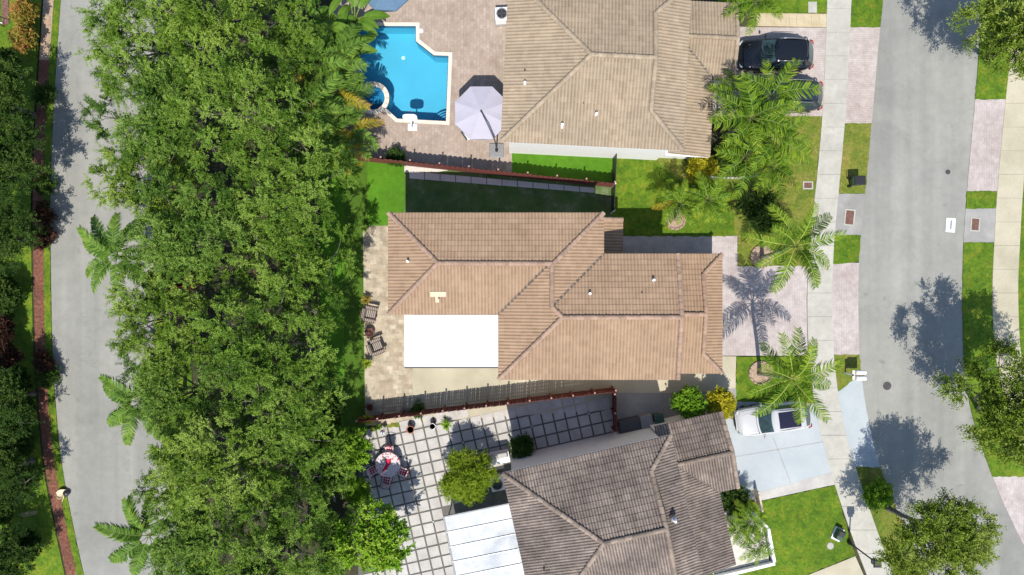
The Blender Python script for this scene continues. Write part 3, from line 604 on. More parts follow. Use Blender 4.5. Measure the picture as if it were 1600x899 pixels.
def caps(parent, p0, p1, mat, r=0.13, name='ridge_tile', dz=0.05):
    """half-round cap tiles one after another from p0 to p1"""
    p0, p1 = Vector(p0), Vector(p1); L = (p1 - p0).length; k = max(1, round(L / 0.40)); l = L / k
    if mat.name not in _cap:
        m = MB(); ns = 6; vv = []; r0, r1 = r * 1.1, r * 0.92
        for (x, rr, zz) in ((0, r0, 0.012), (0.44, r1, 0.0), (0, r0 - .03, 0.012)):
            vv += [(x, rr * math.cos(math.pi * i / ns), rr * math.sin(math.pi * i / ns) * 0.8 + zz) for i in range(ns + 1)]
        q = ns + 1
        m.add(vv, [(i, q + i, q + i + 1, i + 1) for i in range(ns)] + [(i, i + 1, 2 * q + i + 1, 2 * q + i) for i in range(ns)])
        _cap[mat.name] = m.mesh('ridge_tile', mat, False)
    d = (p1 - p0).normalized(); rz = math.atan2(d.y, d.x); ry = -math.asin(d.z)
    for i in range(k):
        p = p0 + d * (l * i) + Vector((0, 0, dz)) - parent.location
        obj(name, _cap[mat.name], parent, p, (rnd.uniform(-.05, .05), ry, rz + rnd.uniform(-.025, .025)), (l / 0.40, 1, 1))
def valley(parent, p0, p1, mat, w=0.09):
    p0, p1 = Vector(p0), Vector(p1); d = (p1 - p0).normalized(); s = Vector((-d.y, d.x, 0)).normalized() * w; up = Vector((0, 0, 0.06))
    MB().add([p0 + s + up, p1 + s + up, p1 - s + up, p0 - s + up, p0 + up * .4, p1 + up * .4], [(0, 1, 5, 4), (4, 5, 2, 3)]).build_w('valley_flashing', mat, parent)
def vent(parent, px, py, z, kind=0):
    x, y = P(px, py, z); l = Vector((x, y, z)) - parent.location
    if kind == 0:
        o = MB().lathe([(0.075, -0.35), (0.075, 0.42), (0.06, 0.42), (0.06, 0.3)], 12).build('vent_pipe', M['white'], parent, True, loc=l)
        MB().lathe([(0.2, -0.3), (0.16, 0.02), (0.08, 0.06)], 12).build('flashing', M['metal'], o)
    else:
        MB().lathe([(0.045, -0.35), (0.045, 0.2), (0.03, 0.2), (0.03, 0.1)], 10).build('vent_pipe', M['grey_dark'], parent, True, loc=l)
def window(parent, p0, p1, z0, z1, n):
    """window in a wall, p0-p1 world plan line, n = outward normal"""
    a, b = Vector((*p0, 0)), Vector((*p1, 0)); nn = Vector((*n, 0)); d = (b - a).normalized()
    def slab(m, s0, s1, za, zb, o0, o1):
        L = (b - a).length; q = [a + d * (s0 * L) + nn * o0, a + d * (s1 * L) + nn * o0, a + d * (s1 * L) + nn * o1, a + d * (s0 * L) + nn * o1]
        m.prism([(v.x, v.y) for v in q], za, zb)
    m = MB(); slab(m, 0, .06, z0, z1, .002, .05); slab(m, .94, 1, z0, z1, .002, .05); slab(m, .06, .94, z0, z0 + .06, .002, .05); slab(m, .06, .94, z1 - .06, z1, .002, .05); slab(m, .49, .51, z0 + .06, z1 - .06, .002, .04)
    o = m.build_w('window', M['white'], parent)
    m = MB(); slab(m, .06, .94, z0 + .06, z1 - .06, .003, .012); g = m.build('pane', M['win_glass'], o)

def D2(a, b): return Vector((a[0], a[1])) , Vector((b[0], b[1]))
# ---------------------------------------------------------------- the tan house in the middle
TT = 0.25; ZE = 5.4
mid = thing('tan_house', 'two storey house with tan tiled hip roof in the centre', 'house', (*P(860, 470, ZE), 0))
e = lambda x, y: P(x, y, ZE)
hz = lambda f: ZE + f * 0.878 / PXM * TT
tm = M['tile_mid']
SL = [([(607, 333), (943, 333), (861, 415), (686, 412)], (607, 333), (943, 333)),
      ([(607, 333), (686, 412), (607, 491)], (607, 333), (607, 491)),
      ([(607, 491), (686, 412), (858, 412), (779, 491)], (607, 491), (779, 491)),
      ([(779, 491), (859, 412), (861, 415), (861, 511), (779, 593)], (779, 491), (779, 593)),
      ([(861, 479), (877, 495), (861, 511)], (779, 491), (779, 593)),
      ([(943, 333), (861, 415), (861, 479), (943, 397)], (943, 333), (943, 397)),
      ([(943, 397), (1060, 397), (1060, 495), (877, 495), (861, 479)], (943, 397), (1060, 397)),
      ([(779, 593), (877, 495), (1060, 495), (1060, 593)], (779, 593), (1060, 593))]
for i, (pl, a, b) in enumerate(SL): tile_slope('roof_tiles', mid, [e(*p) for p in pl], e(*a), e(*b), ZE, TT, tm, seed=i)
def h3(x, y, f): return (*e(x, y), hz(f))
for a, b in (((607, 333, 0), (686, 412, 79)), ((607, 491, 0), (686, 412, 79)), ((686, 412, 79), (861, 413, 80)), ((943, 333, 0), (861, 415, 82)),
             ((861, 479, 82), (861, 415, 82)), ((861, 479, 82), (877, 495, 98)), ((779, 593, 0), (877, 495, 98)), ((877, 495, 98), (1060, 495, 98)),
             ((1059, 397, 0), (1059, 495, 98)), ((1059, 593, 0), (1059, 495, 98))):
    caps(mid, h3(*a), h3(*b), M['cap_mid'])
for a, b in (((779, 491, 0), (858, 412, 79)), ((943, 397, 0), (861, 479, 82))): valley(mid, h3(*a), h3(*b), M['valley'], .055)
out = [(607, 333), (943, 333), (943, 397), (1060, 397), (1060, 593), (779, 593), (779, 491), (607, 491)]
def inset_ortho(pts, d): return [(x + dx * d, y + dy * d) for (x, y), (dx, dy) in zip(pts, ((1, 1), (-1, 1), (-1, 1), (-1, 1), (-1, -1), (1, -1), (1, -1), (1, -1)))]
MB().prism([e(*p) for p in out], ZE - 0.2, ZE - 0.085).build_w('fascia', M['cap_mid'], mid)
wl_ = [e(*p) for p in inset_ortho(out, 11)]
MB().prism(wl_, 0, ZE - 0.2).build_w('wall', M['beige_wall'], mid)
m = MB(); gx = e(1052, 0)[0]; ya, yb = e(0, 397)[1], e(0, 593)[1]; ym = e(0, 495)[1]
m.add([(gx, ya - .2, ZE - .1), (gx, yb + .2, ZE - .1), (gx, ym, hz(98) - .25), (gx - .15, ya - .2, ZE - .1), (gx - .15, yb + .2, ZE - .1), (gx - .15, ym, hz(98) - .25)], [(0, 1, 2), (5, 4, 3), (0, 2, 5, 3), (1, 4, 5, 2), (0, 3, 4, 1)]); m.build_w('gable_wall', M['beige_wall'], mid)
for (x0, x1) in ((650, 690), (720, 760), (840, 880)):
    for za, zb in ((0.9, 2.2), (3.5, 4.8)): window(mid, e(x0, 344), e(x1, 344), za, zb, (0, 1))
for (y0, y1) in ((370, 400), (430, 460)):
    for za, zb in ((0.9, 2.2), (3.5, 4.8)): window(mid, e(618, y0), e(618, y1), za, zb, (-1, 0))
# garage in front, one storey lower, dutch gable
ZG = 2.45; g = lambda x, y: P(x, y); gz = lambda f: ZG + f / PXM * TT
gx0, gx1, gxr, gy0, gy1 = 1022, 1110, 1080, 400, 576; gm = (gy0 + gy1) / 2; gh = (gy1 - gy0) / 2; run = gx1 - gxr
for pl, a, b in (([(gx0, gy0), (gxr, gy0), (gxr, gm), (gx0, gm)], (gx0, gy0), (gx1, gy0)), ([(gxr, gy0), (gx1, gy0), (gxr, gy0 + run)], (gx0, gy0), (gx1, gy0)),
                 ([(gx0, gy1), (gxr, gy1), (gxr, gm), (gx0, gm)], (gx0, gy1), (gx1, gy1)), ([(gxr, gy1), (gx1, gy1), (gxr, gy1 - run)], (gx0, gy1), (gx1, gy1)),
                 ([(gx1, gy0), (gx1, gy1), (gxr, gy1 - run), (gxr, gy0 + run)], (gx1, gy0), (gx1, gy1))):
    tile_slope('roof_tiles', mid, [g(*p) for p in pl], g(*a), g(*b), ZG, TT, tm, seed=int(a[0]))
for a, b in (((gx1, gy0, 0), (gxr, gy0 + run, run)), ((gx1, gy1, 0), (gxr, gy1 - run, run)), ((gxr, gy0 + run, run), (gxr, gm, gh)), ((gxr, gy1 - run, run), (gxr, gm, gh)), ((gx0 + 6, gm, gh), (gxr, gm, gh))):
    caps(mid, (*g(a[0], a[1]), gz(a[2])), (*g(b[0], b[1]), gz(b[2])), M['cap_mid'])
m = MB(); x = g(gxr - 1.5, 0)[0]; m.add([(x, g(0, gy0 + run)[1], gz(run) - .1), (x, g(0, gy1 - run)[1], gz(run) - .1), (x, g(0, gm)[1], gz(gh) - .05)], [(0, 1, 2)]); m.build_w('gable_wall', M['beige_wall'], mid)
MB().prism([g(gx0, gy0), g(gx1, gy0), g(gx1, gy1), g(gx0, gy1)], ZG - .2, ZG - .085).build_w('fascia', M['cap_mid'], mid)
MB().prism([g(gx0 - 10, gy0 + 9), g(gx1 - 12, gy0 + 9), g(gx1 - 12, gy1 - 9), g(gx0 - 10, gy1 - 9)], 0, ZG - .2).build_w('wall', M['beige_wall'], mid)
gd = MB().prism([g(gx1 - 12, gm - 55), g(gx1 - 10.9, gm - 55), g(gx1 - 10.9, gm + 55), g(gx1 - 12, gm + 55)], 0.02, 2.1).build_w('garage_door', M['white'], mid)
for k in range(4): MB().prism([g(gx1 - 10.9, gm - 54), g(gx1 - 10.2, gm - 54), g(gx1 - 10.2, gm + 54), g(gx1 - 10.9, gm + 54)], 0.06 + k * .51, 0.53 + k * .51).build('door_panel', M['white'], gd)
# low entry roof in the corner
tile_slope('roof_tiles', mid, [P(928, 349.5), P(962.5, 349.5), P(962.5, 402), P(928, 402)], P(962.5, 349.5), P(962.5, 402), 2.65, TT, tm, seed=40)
MB().prism([P(925, 353), P(957, 353), P(957, 412), P(925, 412)], 0, 2.55).build_w('wall', M['beige_wall'], mid)
caps(mid, (*P(962.5, 350), 2.66), (*P(928, 350), 2.66 + 34.5 / 24 * TT), M['cap_mid'])
for px, py, z, k in ((638, 409, 5.6, 0), (686, 466, 5.58, 1), (921, 459, 5.85, 0), (1020, 438, 5.7, 0), (1002, 457, 5.82, 1)): vent(mid, px, py, z, k)
# paler replacement tiles on the rear slope
for (x0, x1, y0, y1) in ((673, 698, 460, 468), (681, 687, 468, 477)):
    fz = lambda y: hz((491 - y) * 1.0) + 0.09
    a = e(x0, y0 - 4); b = e(x1, y1 - 4); MB().add([(a[0], a[1], fz(y0 - 4)), (b[0], a[1], fz(y0 - 4)), (b[0], b[1], fz(y1 - 4)), (a[0], b[1], fz(y1 - 4))], [(0, 3, 2, 1)]).build_w('replacement_tiles', M['tile_pale'], mid)
# white patio cover
pc = thing('patio_cover', 'flat brilliant white patio roof against the tan house', 'patio cover', (*P(712, 528), 0))
a, b = P(632, 492.5, 2.95), P(779, 573, 2.95)
MB().prism([(a[0], a[1]), (b[0], a[1]), (b[0], b[1]), (a[0], b[1])], 2.83, 2.95).build_w('roof_sheet', M['white_bright'], pc)
MB().prism([(a[0], b[1] - .002), (b[0], b[1] - .002), (b[0], b[1] - .10), (a[0], b[1] - .10)], 2.80, 2.93).build_w('gutter', M['grey_dark'], pc)
for x in (a[0] + .15, (a[0] + b[0]) / 2, b[0] - .4): MB().box(x, x + .1, b[1] + .1, b[1] + .2, 0.03, 2.83).build_w('post', M['white'], pc)

# ---------------------------------------------------------------- the two neighbours (same plan, mirrored)
def neighbour(name, label, O, u, v, half, rake, E_, lo, tm, cap, wall, seed, garage, porchE, zlow=2.6):
    """O = rear corner (true px), u runs along the house towards the street, v across it; lengths in true px"""
    t = thing(name, label, 'house', (*P(O[0] + u[0] * E_ / 2 + v[0] * half, O[1] + u[1] * E_ / 2 + v[1] * half), 0))
    W = lambda a, b: P(O[0] + u[0] * a + v[0] * b, O[1] + u[1] * a + v[1] * b); Z = lambda f: ZE + f / PXM * TT; D = 2 * half; run = E_ - rake
    sl = [([(0, 0), (half, half), (0, D)], (0, 0), (0, D)), ([(0, 0), (rake, 0), (rake, half), (half, half)], (0, 0), (E_, 0)), ([(rake, 0), (E_, 0), (rake, run)], (0, 0), (E_, 0)),
          ([(0, D), (rake, D), (rake, half), (half, half)], (0, D), (E_, D)), ([(rake, D), (E_, D), (rake, D - run)], (0, D), (E_, D)), ([(E_, 0), (E_, D), (rake, D - run), (rake, run)], (E_, 0), (E_, D))]
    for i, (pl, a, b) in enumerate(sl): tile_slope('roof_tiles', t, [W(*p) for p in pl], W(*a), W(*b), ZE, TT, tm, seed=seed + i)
    h = lambda a, b, f: (*W(a, b), Z(f))
    for a, b in (((0, 0, 0), (half, half, half)), ((0, D, 0), (half, half, half)), ((half, half, half), (rake, half, half)), ((rake, run, run), (rake, half, half)), ((rake, D - run, run), (rake, half, half)), ((E_, 0, 0), (rake, run, run)), ((E_, D, 0), (rake, D - run, run))):
        caps(t, h(*a), h(*b), cap)
    r = rake - 1.5; MB().add([h(r, run, run - 2), h(r, D - run, run - 2), h(r, half, half - 1)], [(0, 1, 2), (2, 1, 0)][:1]).build_w('gable_wall', wall, t)
    MB().prism([W(0, 0), W(E_, 0), W(E_, D), W(0, D)], ZE - .2, ZE - .085).build_w('fascia', M['white'], t)
    MB().prism([W(10, 10), W(E_ - 10, 10), W(E_ - 10, D - 10), W(10, D - 10)], 0, ZE - .2).build_w('wall', wall, t)
    # low roofs on the street side: porch and garage gable.  garage = (v0, v1, u1); porch fills the rest
    g0, g1, gu = garage; p0, p1 = lo; gm = (g0 + g1) / 2; gh = abs(g1 - g0) / 2; zl = lambda f: zlow + f / PXM * TT
    near = g0 if abs(g0 - (p0 + p1) / 2) < abs(g1 - (p0 + p1) / 2) else g1; far = g1 if near == g0 else g0; ui = E_ - 9
    pv = p0 if near != p0 and abs(p0 - near) > abs(p1 - near) else p1
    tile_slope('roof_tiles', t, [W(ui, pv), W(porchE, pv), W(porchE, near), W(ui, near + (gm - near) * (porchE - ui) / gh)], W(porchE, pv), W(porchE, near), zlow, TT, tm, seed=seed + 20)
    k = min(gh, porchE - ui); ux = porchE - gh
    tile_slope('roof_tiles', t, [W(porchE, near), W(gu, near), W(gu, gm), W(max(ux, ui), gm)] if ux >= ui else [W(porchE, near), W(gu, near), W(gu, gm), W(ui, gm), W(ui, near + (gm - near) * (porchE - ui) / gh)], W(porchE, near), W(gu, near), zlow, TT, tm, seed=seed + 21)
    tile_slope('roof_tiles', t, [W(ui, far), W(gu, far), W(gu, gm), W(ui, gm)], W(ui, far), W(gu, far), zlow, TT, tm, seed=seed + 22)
    caps(t, (*W(ui, gm), zl(gh)), (*W(gu, gm), zl(gh)), cap); caps(t, (*W(gu - 1, near), zl(0)), (*W(gu - 1, gm), zl(gh)), cap); caps(t, (*W(gu - 1, far), zl(0)), (*W(gu - 1, gm), zl(gh)), cap)
    valley(t, (*W(porchE, near), zl(0)), (*W(ui, near + (gm - near) * (porchE - ui) / gh), zl(porchE - ui)), M['valley'], .06)
    lo_v, hi_v = min(g0, g1), max(g0, g1)
    MB().prism([W(ui, lo_v + 6), W(gu - 8, lo_v + 6), W(gu - 8, hi_v - 6), W(ui, hi_v - 6)], 0, zlow - .12).build_w('wall', wall, t)
    m = MB(); a, b, c = W(gu - 8, lo_v + 6), W(gu - 8, hi_v - 6), W(gu - 8, gm); m.add([(*a, zlow - .12), (*b, zlow - .12), (*c, zl(gh) - .15)], [(0, 1, 2)]); m.build_w('gable_wall', wall, t)
    MB().prism([W(gu - 8, gm - 40), W(gu - 6.8, gm - 40), W(gu - 6.8, gm + 40), W(gu - 8, gm + 40)], 0.02, 2.05).build_w('garage_door', M['white'], t)
    a_, b_ = min(pv, near), max(pv, near)
    MB().prism([W(ui, a_), W(porchE, a_), W(porchE, b_), W(ui, b_)], zlow - .18, zlow - .09).build_w('fascia', M['white'], t)
    MB().prism([W(ui, a_ + 8), W(porchE - 10, a_ + 8), W(porchE - 10, b_), W(ui, b_)], 0, zlow - .18).build_w('wall', wall, t)
    return t, W, Z
c28, s28 = math.cos(R(2.8)), math.sin(R(2.8))
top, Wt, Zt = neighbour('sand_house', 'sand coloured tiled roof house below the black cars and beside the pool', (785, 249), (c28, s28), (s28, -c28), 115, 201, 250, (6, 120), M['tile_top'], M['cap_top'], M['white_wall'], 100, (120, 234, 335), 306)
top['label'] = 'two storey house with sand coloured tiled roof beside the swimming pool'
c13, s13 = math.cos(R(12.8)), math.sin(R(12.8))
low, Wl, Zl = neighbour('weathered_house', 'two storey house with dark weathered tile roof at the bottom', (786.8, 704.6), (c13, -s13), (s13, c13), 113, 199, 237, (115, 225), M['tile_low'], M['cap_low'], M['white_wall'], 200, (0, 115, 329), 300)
for px, py, z, k in ((820, 132, 5.65, 0), (820, 111, 5.65, 1), (913, 112, 6.1, 1), (911, 162, 5.85, 1), (931, 180, 5.75, 0), (878, 197, 5.6, 0)): vent(top, px, py, z, k)
for px, py, z, k in ((850, 889, 5.75, 1), (940, 868, 6.2, 1), (1053, 812, 6.1, 0)): vent(low, px, py, z, k)
# translucent sheet roof of the lower house
sp = thing('sheet_patio_roof', 'pale grey corrugated sheet patio roof beside the weathered house', 'patio roof', (*P(755, 850), 0))
zr = 2.75; c4 = [P(693, 808, zr), P(797, 786, zr), P(825, 925, zr), P(721, 947, zr)]
A0, B0, D0 = Vector(c4[0]), Vector(c4[1]), Vector(c4[3])
M['sheet'] = surf('fibreglass_sheet', [(0.3, (0.34, 0.37, 0.40)), (0.5, (0.5, 0.52, 0.53)), (0.65, (0.62, 0.63, 0.62))], 0.35, big=[(1.2, (0.85,) * 3, (1.06,) * 3)], fine=20, rough=0.5, bstr=0.05)
for k in range(6):
    a, b = k / 6 + .003, (k + 1) / 6 - .003; q = [A0 + (D0 - A0) * a, B0 + (D0 - A0) * a, B0 + (D0 - A0) * b, A0 + (D0 - A0) * b]
    m = MB(); nn = 12; vv = []
    for i in range(nn + 1):
        s = i / nn; zz = zr + 0.002 * (i % 2); p = q[0] + (q[3] - q[0]) * s; r_ = q[1] + (q[2] - q[1]) * s; vv += [(p.x, p.y, zz - .02), (r_.x, r_.y, zz + .1)]
    m.add(vv, [(2 * i, 2 * i + 2, 2 * i + 3, 2 * i + 1) for i in range(nn)]); m.build_w('roof_panel', M['sheet'], sp)
    if k: p, r_ = q[0], q[1]; MB().tube([(p.x, p.y, zr + .02), (r_.x, r_.y, zr + .14)], 0.028, 6).build_w('batten', M['white'], sp)
m = MB(); d = (D0 - A0).normalized(); ex = (B0 - A0).normalized()
for p, q in ((A0, B0), (A0, D0)): m.tube([(p.x, p.y, zr - .03), (q.x, q.y, zr - .03 + (.11 if q is B0 else 0))], 0.06, 6)
m.build_w('frame', M['grey'], sp)
for p in (A0 + ex * .2 + d * .2, A0 + ex * .2 + d * 4): MB().tube([(p.x, p.y, 0.02), (p.x, p.y, zr - .05)], 0.05, 8).build_w('post', M['grey'], sp)
# ================================================================ VEGETATION
def unit(a): return a / np.maximum(np.linalg.norm(a, axis=-1, keepdims=True), 1e-6)
def leaf_quads(name, pos, d, nrm, ln, wd, tint, mat, fold=0.25, mid=0.45):
    """one folded leaf of 2 faces per position (6 verts: base, two sides at the middle, tip, doubled along the midrib)"""
    d = unit(d); s = unit(np.cross(d, nrm)); up = np.cross(s, d)
    ln = ln[:, None]; wd = wd[:, None]
    b = pos; t = pos + d * ln - up * ln * 0.12; m_ = pos + d * ln * mid
    l = m_ + s * wd * .5 + up * wd * fold; r = m_ - s * wd * .5 + up * wd * fold
    N = len(pos); v = np.stack([b, l, t, r], 1).reshape(-1, 3); i = np.arange(N)[:, None] * 4
    tri = np.concatenate([i + np.array([[0, 2, 1]]), i + np.array([[0, 3, 2]])])
    return np_mesh(name, v, tri, mat, np.repeat(tint, 4))
def oak_crown(seed, Rr, Hh, mat, bark, nlobe=10, clumps=30, twigs=10, leaves=10, ll=0.17, lw=0.075, lobe_r=(0.32, 0.45), tw=(0.35, 0.75), flat=0.62, zmin=-.35):
    rg = np.random.default_rng(seed); limbs = MB(); P_, D_, N_, T_ = [], [], [], []
    ga = rg.uniform(0, 6.28)
    for i in range(nlobe):
        rr = 0 if i == 0 else Rr * (0.28 + 0.44 * ((i % 3) / 2)) * rg.uniform(.85, 1.12); an = ga + i * 2.4 + rg.uniform(-.3, .3)
        lr = Rr * rg.uniform(*lobe_r); c = np.array([rr * math.cos(an), rr * math.sin(an), Hh * (0.62 - 0.55 * (rr / Rr) ** 2) + rg.uniform(-.25, .25) * Hh * .4])
        mid = c * np.array([.45, .45, .35]) + rg.uniform(-.2, .2, 3); mid[2] = c[2] * .35 - Hh * .15
        limbs.tube([(0, 0, -Hh * .75), tuple(mid), tuple(c)], [.10, .055, .025], 6, False)
        lt = rg.uniform(-.2, .2)
        nc = int(clumps * (lr / (Rr * .4)) ** 2)
        dv = unit(rg.normal(size=(nc, 3)) + np.array([0, 0, .35])); dv = dv[dv[:, 2] > zmin]
        for k, q in enumerate(dv):
            f = rg.uniform(.72, 1.05); cc = c + q * lr * f * np.array([1, 1, flat])
            if k % 6 == 0: limbs.tube([tuple(c), tuple((c + cc) / 2 + rg.uniform(-.15, .15, 3)), tuple(cc)], [.032, .022, .012], 4, False)
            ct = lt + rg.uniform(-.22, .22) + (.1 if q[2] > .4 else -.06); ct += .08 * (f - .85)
            out_ = unit(q * np.array([1, 1, .6]) + np.array([0, 0, .15]))
            td = unit(out_ * .75 + rg.normal(size=(twigs, 3)) * .62); tl = rg.uniform(tw[0], tw[1], twigs)
            s = np.linspace(.12, 1, leaves)[None, :, None]
            st = cc + rg.normal(size=(twigs, 3)) * .12
            pos = st[:, None] + td[:, None] * tl[:, None, None] * s; pos[..., 2] -= .12 * (s[..., 0] ** 2) * tl[:, None]
            side = unit(np.cross(td, np.array([0, 0, 1.]))); alt = np.where(np.arange(leaves) % 2 == 0, 1., -1.)[None, :, None]
            dd = td[:, None] * .75 + side[:, None] * alt * .75 + rg.normal(size=(twigs, leaves, 3)) * .3
            nn = np.array([0, 0, 1.]) + rg.normal(size=(twigs, leaves, 3)) * .7
            P_.append(pos.reshape(-1, 3)); D_.append(dd.reshape(-1, 3)); N_.append(nn.reshape(-1, 3))
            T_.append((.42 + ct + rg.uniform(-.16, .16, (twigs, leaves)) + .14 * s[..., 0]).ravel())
    pos = np.concatenate(P_); n = len(pos)
    me = leaf_quads('crown', pos, np.concatenate(D_), np.concatenate(N_), rg.uniform(.75, 1.25, n) * ll, rg.uniform(.8, 1.2, n) * lw, np.clip(np.concatenate(T_), .02, .98), mat)
    return me, limbs.mesh('limbs', bark, True)
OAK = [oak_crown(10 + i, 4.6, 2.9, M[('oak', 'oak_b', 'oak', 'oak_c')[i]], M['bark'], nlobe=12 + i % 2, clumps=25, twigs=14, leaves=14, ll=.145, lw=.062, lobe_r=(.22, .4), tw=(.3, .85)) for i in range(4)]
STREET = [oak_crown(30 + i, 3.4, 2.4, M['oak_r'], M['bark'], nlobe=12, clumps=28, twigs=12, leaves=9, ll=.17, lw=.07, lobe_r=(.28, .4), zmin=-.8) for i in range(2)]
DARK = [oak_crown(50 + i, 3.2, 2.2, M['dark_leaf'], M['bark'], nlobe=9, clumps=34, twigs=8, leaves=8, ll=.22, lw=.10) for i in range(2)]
LIME = [oak_crown(60 + i, 1.9, 1.5, M['lime_leaf'], M['bark'], nlobe=9, clumps=28, twigs=7, leaves=6, ll=.2, lw=.11, tw=(.15, .35)) for i in range(2)]
def trunk_mesh(h, r, seed, mat, lean=(0, 0)):
    rg = random.Random(seed); pts = []; rs = []
    for i in range(7):
        s = i / 6; pts.append((lean[0] * s + rg.uniform(-.06, .06) * (0 < i < 6), lean[1] * s + rg.uniform(-.06, .06) * (0 < i < 6), -0.05 + h * s)); rs.append(r * (1.35 - .35 * min(1, s * 5) - .35 * s))
    return MB().tube(pts, rs, 10).mesh('trunk', mat, True)
def tree(name, label, cat, px, py, hmid, var, sc, rz, group=None, hz_=1.0, tr=0.17, base=None):
    x, y = P(px, py, hmid); bx, by = P(*base) if base else (x, y); t = thing(name, label, cat, (bx, by, 0), 0, group); cm, lm = var; dx, dy = x - bx, y - by
    ch = obj('crown', cm, t, (dx, dy, hmid - .4), (0, 0, rz), (sc, sc, sc * hz_)); ch['kind'] = 'stuff'
    obj('limbs', lm, t, (dx, dy, hmid - .4), (0, 0, rz), (sc, sc, sc * hz_))
    obj('trunk', trunk_mesh(hmid - .4 - 1.6 * sc * hz_ + (.3 if not base else .6), tr, int(px * 7 + py), M['bark'], (dx, dy)), t)
    return t
gB = 'green trees of the belt between the road and the back gardens'
belt = [(226, 62, .98, 0, 'topmost tree of the belt, overhanging the top end of the curved road'),
        (345, 30, 1.0, 1, 'belt tree cut by the top edge, right of the one over the road'),
        (452, 75, .8, 2, 'belt tree just left of the large paddle leaves near the pool'),
        (256, 188, .98, 3, 'belt tree over the road edge, second from the top'),
        (388, 170, 1.05, 0, 'belt tree left of the yellowing palms by the spa'),
        (236, 285, .96, 1, 'belt tree reaching over the road just above the road palm'),
        (458, 290, 1.06, 2, 'belt tree left of the bright turf above the tan house patio'),
        (300, 372, .95, 3, 'belt tree right beside the palm that leans over the road'),
        (458, 420, 1.14, 0, 'widest belt tree, level with the patio armchairs'),
        (256, 498, .98, 1, 'belt tree over the road below the red leaved plants'),
        (432, 545, 1.06, 2, 'belt tree left of the dull turf strip below the armchairs'),
        (288, 615, .98, 3, 'belt tree above the two curling palm fronds over the road'),
        (456, 640, .98, 0, 'belt tree at the left end of the lower red fence'),
        (322, 725, 1.0, 1, 'belt tree right of the lowest road palm'),
        (450, 755, 1.02, 2, 'belt tree left of the dotted garden table'),
        (318, 850, 1.0, 3, 'belt tree at the bottom edge nearest the road'),
        (432, 868, 1.0, 0, 'belt tree at the bottom edge nearest the slab patio')]
for i, (x, y, s, v, lab) in enumerate(belt):
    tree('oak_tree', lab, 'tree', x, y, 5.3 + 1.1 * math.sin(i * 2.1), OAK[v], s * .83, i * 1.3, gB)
tree('street_tree', 'street tree at the top right corner with its shade on the street', 'tree', 1592, 60, 5.4, STREET[0], .98, 0.3, 'street trees', 1.3, base=(1545, 95))
tree('street_tree', 'large street tree at the right edge over the far sidewalk', 'tree', 1574, 636, 5.2, STREET[1], 1.0, 2.0, 'street trees', 1.3, base=(1530, 640))
tree('street_tree', 'sparse street tree at the bottom right between sidewalk and street', 'tree', 1460, 835, 4.6, STREET[0], .92, 4.0, 'street trees', 1.2, base=(1386, 792))
for i, (x, y, s, h, lab) in enumerate(((-4, 160, .78, 3.2, 'dark tree at the left edge below the orange croton'), (2, 258, .8, 3.2, 'dark tree at the left edge, second from the top'),
                                       (4, 372, .7, 2.8, 'dark tree at the left edge level with the road palm'), (6, 625, .7, 2.6, 'dark tree at the left edge above the pale dead frond'),
                                       (8, 735, .6, 2.4, 'low dark tree at the left edge between the two dead fronds'), (8, 876, .62, 2.2, 'dark tree in the bottom left corner'))):
    tree('dark_tree', lab, 'tree', x, y, h, DARK[i % 2], s, i * 1.7, 'dark trees along the left edge')
tree('lime_tree', 'small bright green tree left of the dotted garden table', 'tree', 544, 704, 2.4, LIME[0], .72, 0.4, 'bright green trees by the slab patio', tr=.09)
tree('lime_tree', 'bright green tree spreading over the slab patio at the bottom', 'tree', 592, 846, 3.2, LIME[1], 1.12, 1.0, 'bright green trees by the slab patio', tr=.1)
tree('lime_tree', 'small bright green tree half shaded between its two larger neighbours', 'tree', 560, 768, 1.6, LIME[0], .45, 2.0, 'bright green trees by the slab patio', tr=.07)
# shrubs
def shrub(name, label, px, py, h, Rr, Hh, mat, seed, ll=.14, lw=.07, lobes=7, clumps=18, cat='shrub', group=None, sz=1.0):
    cm, lm = oak_crown(seed, Rr, Hh, mat, M['bark'], nlobe=lobes, clumps=clumps, twigs=7, leaves=7, ll=ll, lw=lw, tw=(.1, .28), flat=.8)
    x, y = P(px, py, h); t = thing(name, label, cat, (x, y, 0), 0, group)
    o = obj('foliage', cm, t, (0, 0, max(Hh * .75, h * .8))); o['kind'] = 'stuff'; obj('stems', lm, t, (0, 0, max(Hh * .75, h * .8)))
    return t
shrub('bamboo_bush', 'yellow green feathery bush beside the white cabinet on the slab patio', 727, 746, 1.8, 1.55, 1.6, M['bamboo_leaf'], 71, .24, .05, 9, 40)
shrub('shrub', 'small dark green shrub in the shade below the lower red fence', 817, 697, .8, .62, .7, M['dark_leaf'], 72, .16, .07)
shrub('shrub', 'round green shrub at the left of the pair near the white car', 1077, 634, 1.2, .95, 1.0, M['lime_leaf'], 73, .15, .08, 8, 30)
shrub('croton_shrub', 'bright yellow croton beside the nose of the white car', 1127, 629, 1.2, .82, .95, M['croton'], 74, .16, .08, 8, 30)
shrub('croton_shrub', 'yellow green croton at the corner of the sand coloured house', 1092, 262, .9, .7, .8, M['croton'], 75, .16, .08, 8, 26)
shrub('croton_shrub', 'orange yellow croton at the top left corner by the pale mulch', 42, 22, .9, .62, .8, M['croton_o'], 76, .2, .1, 7, 22)
shrub('croton_shrub', 'orange yellow croton just below the topmost one on the left', 40, 60, .8, .6, .7, M['croton_o'], 77, .2, .1, 7, 22)
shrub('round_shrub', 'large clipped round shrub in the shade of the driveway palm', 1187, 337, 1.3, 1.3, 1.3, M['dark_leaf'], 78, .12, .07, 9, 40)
shrub('shrub', 'low dark shrub in the shade under the clump palms', 1140, 245, .7, .9, .7, M['dark_leaf'], 79, .14, .08, 8, 24)
